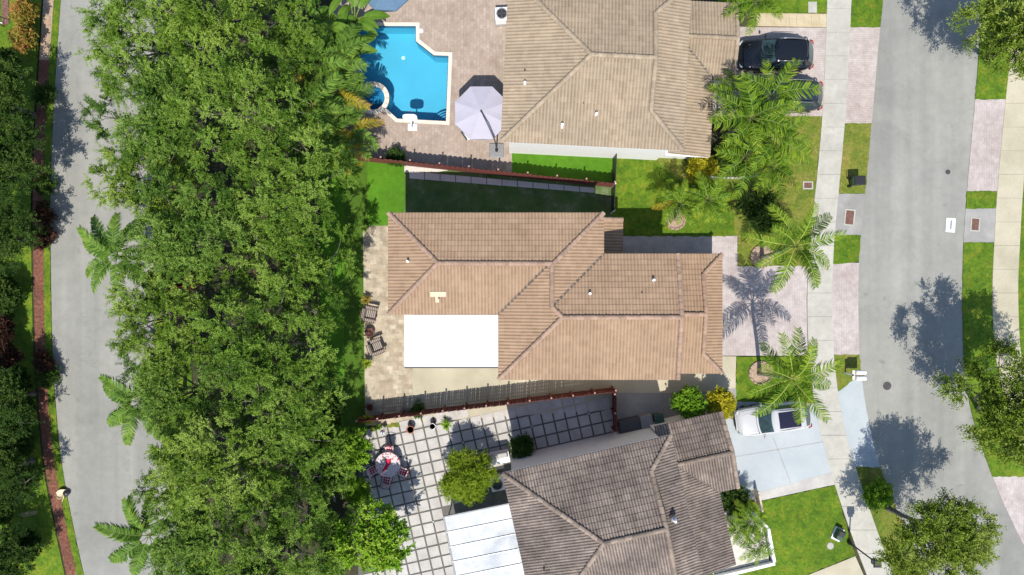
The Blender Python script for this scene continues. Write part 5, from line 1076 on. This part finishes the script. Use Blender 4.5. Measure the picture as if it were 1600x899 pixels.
# ---- outdoor appliances of the lower house
t = thing('grill_cabinet', 'white outdoor grill cabinet with grey lid at the weathered house corner', 'grill', (*P(781, 716, .8), .05), R(11))
MB().box(-.62, .62, -.35, .35, .08, .82).build('cabinet', M['white'], t, bevel=.02)
MB().box(-.58, .58, -.02, .42, .83, 1.08, .08).build('lid', M['slab'], t, bevel=.06)
MB().tube([(-.5, -.06, .98), (.5, -.06, .98)], .02, 6).build('lid_handle', M['metal'], t)
MB().box(.05, .6, -.40, -.352, .3, .78).build('door', M['black'], t)
for x in (-.5, .5):
    for y in (-.25, .25): MB().disc(x, y, 0, .08, .05, n=10).build('caster', M['black'], t)
def ac(label, px, py, rot, z=.05):
    t = thing('air_conditioner', label, 'air conditioner', (*P(px, py, .8), z), R(rot), 'outdoor air conditioners')
    MB().box(-.42, .42, -.42, .42, .08, .82).build('casing', M['white'], t, bevel=.04)
    MB().ring(0, 0, .821, .85, .30, .36, 24).build('fan_ring', M['grey'], t); MB().disc(0, 0, .822, .826, .30, n=24).build('fan_well', M['black'], t)
    for k in range(4): MB().box(0.03, .27, -.05, .05, .83, .84).build('fan_blade', M['grey_dark'], t, rot=(0, .0, k * math.pi / 2))
    for r in (.12, .22): MB().ring(0, 0, .85, .862, r - .008, r + .008, 20).build('guard_ring', M['grey_dark'], t)
    MB().box(-.5, .5, -.5, .5, 0, .08).build('pad', M['concrete_grey'], t)
ac('air conditioner between the sheet patio roof and the weathered house', 777, 757, 12); ac('air conditioner against the sand coloured house at the top', 784, 22, 3)
# bins and box in the side path
def chest(label, px, py, rot, L, W_, H_, mat):
    t = thing('storage_chest', label, 'storage box', (*P(px, py, H_), .03), R(rot)); MB().box(-L / 2, L / 2, -W_ / 2, W_ / 2, 0, H_ - .1, .0).build('box', mat, t, bevel=.02)
    MB().box(-L / 2 - .03, L / 2 + .03, -W_ / 2 - .03, W_ / 2 + .03, H_ - .098, H_, .03).build('lid', mat, t, bevel=.02)
chest('dark grey storage chest on the side path below the fence corner', 986, 666, 12, 1.45, .85, .8, M['grey_dark']); chest('smaller grey storage box right of the dark chest', 1011, 660, 12, .75, .8, .9, M['grey'])
def bin_(label, px, py, rot, mat, lidm, z=.04):
    t = thing('wheeled_bin', label, 'wheeled bin', (*P(px, py, .8), z), R(rot), 'wheeled bins')
    m = MB().add([(-.22, -.25, .08), (.22, -.25, .08), (.22, .22, .08), (-.22, .22, .08), (-.29, -.34, .98), (.29, -.34, .98), (.29, .34, .98), (-.29, .34, .98)], [(3, 2, 1, 0), (4, 5, 6, 7), (0, 1, 5, 4), (1, 2, 6, 5), (2, 3, 7, 6), (3, 0, 4, 7)]); m.build('body', mat, t, bevel=.03)
    m = MB().box(-.31, .31, -.37, .35, .985, 1.04, .03); m.build('lid', lidm, t, bevel=.02)
    MB().tube([(-.25, .42, .97), (.25, .42, .97)], .02, 6).build('handle', mat, t)
    for x in (-.27, .27): MB().tube([(x - .03, .24, .12), (x + .03, .24, .12)], .12, 14).build('wheel', M['rubber'], t)
bin_('dark green wheeled bin beside the grey storage box', 1029, 655, 190, M['green_plastic'], M['green_plastic'])
bin_('green wheeled bin with black lid on the grass by the street', 1341, 283, 92, M['green_plastic'], M['black'])
t = thing('utility_pedestal', 'white utility box with open dark top on the lower front lawn', 'utility box', (*P(1313, 838, .5), .034), R(-25))
MB().box(-.3, .3, -.42, .42, 0, .12).build('base', M['white'], t); MB().box(-.24, .24, -.3, .38, .12, .55, .02).build('box', M['green_plastic'], t, bevel=.03); MB().box(-.2, .2, -.05, .34, .551, .60, .02).build('lid', M['black'], t, bevel=.02)
# mailboxes
t = thing('mailbox_pair', 'two white mailboxes on a shared post at the street edge', 'mailbox', (*P(1320, 583), .05))
MB().box(-.05, .05, -.05, .05, 0, 1.05).build('post', M['white'], t); MB().box(-.05, .75, -.3, .3, 1.0, 1.05).build('bracket', M['cream_wall'], t)
MB().tube([(0, 0, .5), (.1, .05, .8), (.3, .1, 1.0)], .03, 6).build('brace', M['cream_wall'], t)
for y in (-.19, .19):
    m = MB(); q = [(.12 * math.cos(R(a)), 1.2 + .11 * math.sin(R(a))) for a in range(0, 181, 20)] + [(-.12, 1.052), (.12, 1.052)]; k = len(q)
    m.add([(.1, y + a, z) for a, z in q] + [(.72, y + a, z) for a, z in q], [tuple(range(k)), tuple(range(2 * k - 1, k - 1, -1))] + [(i, i + k, (i + 1) % k + k, (i + 1) % k) for i in range(k)]); b = m.build('mailbox', M['white'], t)
    MB().box(.721, .73, y - .1, y + .1, 1.07, 1.28).build('door', M['metal'], b)
# drains, covers, plates
def drain(label, px, py, rot=0, z=.035, w=.52, l=.9):
    t = thing('storm_drain', label, 'storm drain', (*P(px, py), z), R(rot), 'kerb storm drains'); m = MB()
    m.box(-w / 2 - .08, w / 2 + .08, -l / 2 - .08, -l / 2, 0, .025); m.box(-w / 2 - .08, w / 2 + .08, l / 2, l / 2 + .08, 0, .025); m.box(-w / 2 - .08, -w / 2, -l / 2, l / 2, 0, .025); m.box(w / 2, w / 2 + .08, -l / 2, l / 2, 0, .025)
    m.build('frame', M['concrete'], t); MB().box(-w / 2, w / 2, -l / 2, l / 2, 0, .006).build('well', M['rust'], t)
    for k in range(9): MB().box(-w / 2, w / 2, -l / 2 + (k + .2) * l / 9, -l / 2 + (k + .8) * l / 9, .007, .02).build('bar', M['rust'], t)
drain('rusty kerb drain on the near side of the street', 1327, 340, -6); drain('rusty kerb drain across the street', 1523, 351, -4, w=.46, l=.75); drain('rusty drain cover in the front lawn by the sidewalk', 1262, 290, 90, .03, .36, .5)
def manhole(label, px, py, r, mat, z=.003):
    t = thing('manhole_cover', label, 'manhole cover', (*P(px, py), z), 0, 'street covers'); MB().ring(0, 0, 0, .012, r * .9, r * 1.18, 28).build('frame', M['concrete_grey'], t); MB().disc(0, 0, 0, .014, r * .89, n=28).build('cover', mat, t)
    for k in range(5): MB().box(-r * .6, r * .6, -r * .5 + k * r * .25 - .015, -r * .5 + k * r * .25 + .015, .0145, .02).build('rib', mat, t)
manhole('small dark manhole cover in the upper half of the street', 1481, 269, .19, M['iron']); manhole('larger manhole cover in the street near the mailboxes', 1386, 603, .31, M['iron']); manhole('round beige cover in the lower front lawn', 1297, 853, .2, M['concrete'], .036)
t = thing('road_plate', 'white square plate with dark slot lying on the street', 'plate', (*P(1485, 352), .004), R(-4)); MB().box(-.3, .3, -.46, .46, 0, .03).build('plate', M['white'], t, bevel=.01); MB().box(-.04, .06, -.28, .3, .031, .05).build('slot', M['metal'], t)
o = MB().box(-.28, .28, -.36, .36, .045, .06).build('meter_cover', M['concrete'], loc=(*P(1269, 12), 0)); tag(o, 'pale square meter cover in the lawn at the top', 'cover')
# lamp post
bx, by = P(1326, 847); t = thing('lamp_post', 'black lamp post with square lantern on the lower sidewalk edge', 'street lamp', (bx, by, .04)); lh = 3.5
MB().lathe([(.14, 0), (.14, .25), (.07, .45), (.05, .6), (.045, lh - .5), (.06, lh - .48)], 12).build('pole', M['black'], t, True)
m = MB(); m.box(-.16, .16, -.16, .16, lh - .48, lh - .44); m.box(-.24, .24, -.24, .24, lh - .05, lh + .04, .03)
for x in (-.15, .12):
    for y in (-.15, .12): m.box(x, x + .03, y, y + .03, lh - .44, lh - .05)
m.build('lantern', M['black'], t); MB().box(-.115, .115, -.115, .115, lh - .43, lh - .06).build('lamp_glass', M['lamp_glass'], t); MB().lathe([(.06, lh + .04), (.03, lh + .1), (.01, lh + .16)], 10).build('finial', M['metal'], t)
# tree rings and edging
def stone_ring(label, px, py, r, n, mat, z=.036):
    t = thing('stone_ring', label, 'edging', (*P(px, py), z), 0, 'stone rings round the palms'); MB().disc(0, 0, 0, .03, r - .06, n=24).build('mulch', M['mulch_pale'], t)
    for k in range(n): a = 2 * math.pi * k / n; l = 2 * math.pi * r / n * .46; MB().box(-.07, .07, -l, l, 0, .11, .015).build('stone', mat, t, loc=(r * math.cos(a), r * math.sin(a), 0), rot=(0, 0, a))
M['ring'] = plain('ring_stone', (.34, .24, .18), .9, var=.25)
stone_ring('stone ring round the palm above the white car', 1188, 583, .72, 15, M['ring'], .044); stone_ring('stone ring round the palm at the driveway corner', 1190, 401, .68, 15, M['ring']); stone_ring('stone ring in the front lawn round the small palm', 1055, 344, .6, 13, M['ring'], .04)
t = thing('curved_edging', 'white curved block edging below the clump palms', 'edging', (*P(1145, 278), .03)); c0 = P(1145, 278)
for k in range(13):
    px = 1106 + k * 6.2; py = 277 + 3.2 * math.sin(k / 12 * 2.6) - .25 * k; w = P(px, py); MB().box(-.12, .12, -.07, .07, 0, .14, .015).build('block', M['slab'], t, loc=(w[0] - c0[0], w[1] - c0[1], 0), rot=(0, 0, rnd.uniform(-.15, .15)))
# white planter in front of the lower house
t = thing('white_planter', 'low white walled planter bed at the front of the weathered house', 'planter', (*P(1170, 850), 0))
pts = [(1112, 899), (1206, 876), (1196, 822), (1164, 790)]
for a, b in zip(pts, pts[1:]):
    A_, B_ = Vector(P(*a)), Vector(P(*b)); d = (B_ - A_).normalized(); n = Vector((-d.y, d.x)) * .09; q = [A_ + n + d * .1, B_ + n - d * .0, B_ - n, A_ - n + d * .1]; MB().prism([(v.x, v.y) for v in q], .0, .55).build_w('wall', M['white'], t)
MB().prism([P(*p) for p in [(1112, 895), (1200, 874), (1191, 824), (1164, 796), (1112, 800)]], .02, .2).build_w('gravel', M['gravel'], t)
o = MB().box(-.05, .05, -.65, .65, .034, .9).build('post_wall', M['beige_wall'], loc=(*P(1181, 778), 0), rot=(0, 0, R(12))); tag(o, 'short beige wall stub at the corner of the planter', 'wall')
# dead fronds and sheath on the left
for lab, px, py, rz, s in (('pale dead palm frond lying at the left edge', 12, 662, 170, 1.0), ('dead palm frond lying across the lawn above the bottom left tree', 48, 801, 8, .85), ('grey dead frond at the left edge near the bottom', 12, 856, 25, .9)):
    lf, ra = frond_mesh(int(px * 3 + py), 1.6 * s, 26, .32, M['croton_o'] if False else M['dry_frond'], .12, .15, wid=.03, spread=.6)
    t = thing('dead_frond', lab, 'palm frond', (*P(px, py), .12), R(rz), 'fallen palm fronds'); obj('leaflets', lf, t, (-.8 * s, 0, .1)); o = obj('rachis', ra, t, (-.8 * s, 0, .1))
t = thing('palm_sheath', 'curled cream palm sheath lying at the edge of the curved road', 'palm sheath', (*P(101, 772), .05))
m = MB(); vv = []
for i in range(9):
    s = i / 8; w = .22 * math.sin(math.pi * (.1 + .85 * s)); x = -.45 + .8 * s
    for j in range(7): a = R(-100 + 200 * j / 6); vv.append((x - .12 * s, w * math.sin(a) * 1.3 + .25 * s * s, .05 + w * (1 - math.cos(a)) * .8))
m.add(vv, [(i * 7 + j, (i + 1) * 7 + j, (i + 1) * 7 + j + 1, i * 7 + j + 1) for i in range(8) for j in range(6)]); o = m.build('sheath', plain('cream_sheath', (.68, .56, .36), .6, var=.2), t, True); s_ = o.modifiers.new('s', 'SOLIDIFY'); s_.thickness = .02
MB().tube([(.1, .1, .1), (.0, -.25, .08), (-.12, -.5, .04)], [.05, .04, .02], 7).build('stalk', M['dry_frond'], t, True)
o = MB().lathe([(.05, .0), (.2, .06), (.22, .14), (.1, .22), (.02, .24)], 12).build('coconut_husk', M['black'], loc=(*P(106, 770), .05)); tag(o, 'dark husk beside the curled palm sheath at the road edge', 'husk')
t = thing('garden_pole', 'thin white pole across the lawn in the top left corner', 'pole', (*P(8, 42), .05)); MB().tube([(-.6, .15, .9), (.5, -.12, .85)], .03, 6).build('pole', M['white'], t); MB().tube([(-.05, 0, 0), (-.05, 0, .88)], .03, 6).build('stake', M['dark_metal'], t)
o = MB().prism([P(3, 0), P(14, 0), P(15, 38), P(4, 40)], 0, .06).build('brick_edge', M['rust']); tag(o, 'short red brick strip in the top left lawn', 'edging')

# ---------------------------------------------------------------- cars
def car(name, label, px, py, rot, L, W_, H_, paint, sunroof, suv, roofmat=None, rails=False):
    t = thing(name, label, 'car', (*P(px, py, H_ * .6), .04), R(rot), 'cars parked on the driveways')
    xs = np.array([-.5, -.488, -.465, -.425, -.36, -.2, 0, .15, .26, .36, .43, .47, .49, .5]) * L
    hw = np.array([.25, .34, .41, .46, .488, .5, .5, .5, .495, .485, .455, .41, .36, .28]) * W_
    zt = np.array([.42, .52, .575, .60, .61, .615, .615, .61, .60, .575, .54, .49, .43, .36]) * H_
    zb = np.array([.36, .3, .26, .24, .22, .2, .2, .2, .2, .22, .24, .26, .29, .32])
    prof = [(-.86, 0, 0), (-.97, .18, 0), (-1, .5, 0), (-.99, .82, 0), (-.95, .95, 0), (-.86, 1, 0), (-.5, 1, .02), (0, 1, .035), (.5, 1, .02), (.86, 1, 0), (.95, .95, 0), (.99, .82, 0), (1, .5, 0), (.97, .18, 0), (.86, 0, 0)]
    k = len(prof); vv = []
    for x, w, z1, z0 in zip(xs, hw, zt, zb): vv += [(x, a * w, z0 + (z1 - z0) * b + c) for a, b, c in prof]
    m = MB(); n = len(xs); m.add(vv, [(i * k + j, i * k + j + 1, (i + 1) * k + j + 1, (i + 1) * k + j) for i in range(n - 1) for j in range(k - 1)] + [tuple(range(k)), tuple(range((n - 1) * k + k - 1, (n - 1) * k - 1, -1))] + [((i + 1) * k, (i + 1) * k + k - 1, i * k + k - 1, i * k) for i in range(n - 1)])
    body = m.build('body', paint, t, True)
    # hood creases
    for s in (-1, 1):
        MB().tube([(.23 * L, s * .33 * W_, .615 * H_), (.35 * L, s * .30 * W_, .592 * H_), (.44 * L, s * .22 * W_, .548 * H_)], [.012, .016, .006], 5).build('hood_crease', paint, body, True)
    # greenhouse
    zb_ = .60 * H_; xr0, xf0 = (-.462 * L if suv else -.44 * L), .205 * L; xr1, xf1 = (-.335 * L if suv else -.34 * L), .045 * L; wb, wr = .445 * W_, .355 * W_
    def ring_(x0, x1, w, z, bulge, nose):
        q = []
        for a in np.linspace(-1, 1, 9): q.append((x1 + nose * (1 - a * a), a * w, z + bulge * (1 - a * a)))      # front edge left->right
        for s in np.linspace(0, 1, 7)[1:-1]: q.append((x1 + (x0 - x1) * s, w * (1 - .14 * s ** 2 + .04 * math.sin(math.pi * s)), z + bulge * 0))
        for a in np.linspace(1, -1, 9): q.append((x0 - nose * .9 * (1 - a * a), a * w * .86, z + bulge * (1 - a * a)))
        for s in np.linspace(0, 1, 7)[1:-1]: q.append((x0 + (x1 - x0) * s, -w * (1 - .14 * (1 - s) ** 2 + .04 * math.sin(math.pi * s)), z))
        return q
    r0 = ring_(xr0, xf0, wb, zb_, 0, .13); r1 = ring_(xr1 - .02, xf1 + .03, wr + .02, H_ - .05, .03, .10); r2 = ring_(xr1 + .05, xf1 - .05, wr - .04, H_, .03, .09); kk = len(r0)
    m = MB(); m.add(r0 + r1, [(i, i + kk, (i + 1) % kk + kk, (i + 1) % kk)[::-1] for i in range(kk)]); cab = m.build('cabin', paint, t, True)
    # roof panel: rows across
    m = MB(); m.add(r1 + r2, [(i, i + kk, (i + 1) % kk + kk, (i + 1) % kk)[::-1] for i in range(kk)]); fr = r2[:9]; bk = r2[14 - 1 + 0:14 - 1 + 9][::-1] if False else r2[14:23][::-1]
    rows = [[tuple(Vector(a).lerp(Vector(b), s) + Vector((0, 0, .02 * math.sin(math.pi * s)))) for a, b in zip(fr, bk)] for s in np.linspace(0, 1, 7)]
    m.add([p for r in rows for p in r], [(i * 9 + j, (i + 1) * 9 + j, (i + 1) * 9 + j + 1, i * 9 + j + 1)[::-1] for i in range(6) for j in range(8)]); roof = m.build('roof', roofmat or paint, t, True)
    def panel(nm, lo, hi, mat, i0, i1, off, f0=.08, f1=.94):
        m = MB(); A_ = [Vector(p) for p in lo]; B_ = [Vector(p) for p in hi]; cen = Vector((0, 0, zb_ * .5)); rows = []
        for s in (f0, (f0 + f1) / 2, f1):
            row = []
            for a, b in zip(A_, B_):
                p = a.lerp(b, s); q = Vector((p.x - (xr0 + xf0) / 2 if off == 'x' else 0, p.y if off == 'y' else 0, .8)).normalized(); row.append(tuple(p + q * .012))
            rows.append(row)
        w_ = len(A_); m.add([p for r in rows for p in r], [(i * w_ + j, (i + 1) * w_ + j, (i + 1) * w_ + j + 1, i * w_ + j + 1) for i in range(2) for j in range(w_ - 1)]); return m.build(nm, mat, t, True)
    def trim(q, f=.05): q = list(q); q[0] = tuple(Vector(q[0]).lerp(Vector(q[1]), f * 8 * .6)); q[-1] = tuple(Vector(q[-1]).lerp(Vector(q[-2]), f * 8 * .6)); return q
    panel('windshield', trim(r0[:9]), trim(r1[:9]), M['glass'], 0, 9, 'x'); panel('rear_window', trim(r0[14:23]), trim(r1[14:23]), M['glass'], 14, 23, 'x', .12, .92)
    panel('side_window', r0[9:14], r1[9:14], M['glass'], 0, 0, 'y', .15, .9); panel('side_window', r0[23:28], r1[23:28], M['glass'], 0, 0, 'y', .15, .9)
    if sunroof:
        x0, x1 = xf1 - .25, xf1 - .25 - sunroof; m = MB(); q = []
        for s in np.linspace(0, 1, 5):
            for a in np.linspace(-1, 1, 5): q.append((x0 + (x1 - x0) * s, a * wr * .76, H_ + .03 + .012 + .018 * (1 - a * a) + .015 * math.sin(math.pi * (.15 + .6 * s))))
        m.add(q, [(i * 5 + j, (i + 1) * 5 + j, (i + 1) * 5 + j + 1, i * 5 + j + 1)[::-1] for i in range(4) for j in range(4)]); m.build('sunroof', M['sun_glass'], t, True)
    if rails:
        for s in (-1, 1): MB().tube([(xf1 - .15, s * (wr + .01), H_ + .01), (0 - .3, s * (wr + .02), H_ + .06), (xr1 + .2, s * (wr + .01), H_ + .01)], .02, 6).build('roof_rail', M['metal'], roof, True)
    for s in (-1, 1):
        MB().box(.15 * L, .15 * L + .14, s * (W_ / 2 + .1) - .11, s * (W_ / 2 + .1) + .11, .62 * H_, .62 * H_ + .16, .03).build('mirror', paint, t, bevel=.03)
        MB().tube([(.452 * L, s * .44 * W_, .50 * H_), (.475 * L, s * .38 * W_, .485 * H_), (.488 * L, s * .30 * W_, .45 * H_)], [.05, .06, .04], 8).build('headlight', M['lamp_glass'], t, True)
        MB().tube([(-.45 * L, s * .465 * W_, .52 * H_), (-.485 * L, s * .42 * W_, .53 * H_), (-.497 * L, s * .32 * W_, .52 * H_)], [.04, .05, .03], 8).build('taillight', M['tail_glass'], t, True)
        for x in (-.30 * L, .31 * L):
            y0, y1 = s * (W_ / 2 - .20), s * (W_ / 2 + .01); o = MB().tube([(x, y0, .33), (x, y1, .33)], .33, 20).build('tyre', M['rubber'], t)
            MB().tube([(x, s * (W_ / 2 + .011), .33), (x, s * (W_ / 2 + .02), .33)], .22, 14).build('rim', M['metal'], o)
    MB().box(.485 * L, .503 * L, -.26 * W_, .26 * W_, .22 * H_, .37 * H_, .01).build('grille', M['black'], t)
    zf = lambda x: float(np.interp(x, xs, zt)); wf = lambda x: float(np.interp(x, xs, hw))
    def line(nm, q, r=.009): MB().tube(q, r, 4).build(nm, M['black'], body)
    line('cowl', [(.222 * L + .13 * (1 - a * a) - .01, a * .43 * W_, zf(.22 * L) + .022 * (1 - abs(a))) for a in np.linspace(-1, 1, 9)], .022)
    for s in (-1, 1):
        line('shut_line', [(x, s * wf(x) * .84, zf(x) + .004) for x in np.linspace(.22, .45, 7) * L]); line('shut_line', [(-.08 * L, s * wf(0) * b, zf(0) * c) for b, c in ((.96, .985), (1.0, .8), (1.004, .55))]); line('shut_line', [(.14 * L, s * wf(.1) * b, zf(.1) * c) for b, c in ((.96, .985), (1.0, .8), (1.004, .55))])
        line('sill_trim', [(x, s * (wf(x) + .004), .26) for x in np.linspace(-.4, .4, 7) * L], .03)
    line('shut_line', [(x, a * wf(x), zf(x) + .02 * (1 - abs(a))) for a in np.linspace(-.84, .84, 9) for x in [(.452 - .0 * a) * L]])
    line('bumper_trim', [(.498 * L - .34 * L * .16 * abs(a) ** 2.4, a * .46 * W_, .30 * H_) for a in np.linspace(-1, 1, 11)], .06); line('bumper_trim', [(-.495 * L + .12 * abs(a) ** 2.5, a * .45 * W_, .34 * H_) for a in np.linspace(-1, 1, 11)], .06)
    for x in (-.05 * L, -.27 * L): MB().tube([(x, -wr * .9, H_ + .012), (x, 0, H_ + .034), (x, wr * .9, H_ + .012)], .006, 4).build('roof_seam', M['black'], roof)
    if suv: MB().add([(xr1 - .02, -wr, H_ - .02), (xr1 - .02, wr, H_ - .02), (xr1 - .16, wr * .8, H_ - .05), (xr1 - .16, -wr * .8, H_ - .05), (xr1 - .02, -wr, H_ - .06), (xr1 - .02, wr, H_ - .06), (xr1 - .16, wr * .8, H_ - .08), (xr1 - .16, -wr * .8, H_ - .08)], [(0, 3, 2, 1), (4, 5, 6, 7), (2, 3, 7, 6)]).build('spoiler', paint, t)
    return t
car('parked_car', 'white car with dark sunroof on the pale blue driveway', 1210, 655, 187.5, 4.75, 1.88, 1.55, M['car_white'], 1.35, True)
car('parked_car', 'black sport utility car nearest the top on the paver driveway', 1214, 84, 180, 4.75, 1.96, 1.72, M['car_black'], 0, True, rails=True)
car('parked_car', 'dark blue car half hidden under the clump palms', 1229, 147, 178, 4.7, 1.92, 1.68, M['car_navy'], 0, True, rails=True)
for o in bpy.data.objects:
    if o.type == 'MESH' and o.name.split('.')[0] in ('crown', 'foliage'): o['kind'] = 'stuff'
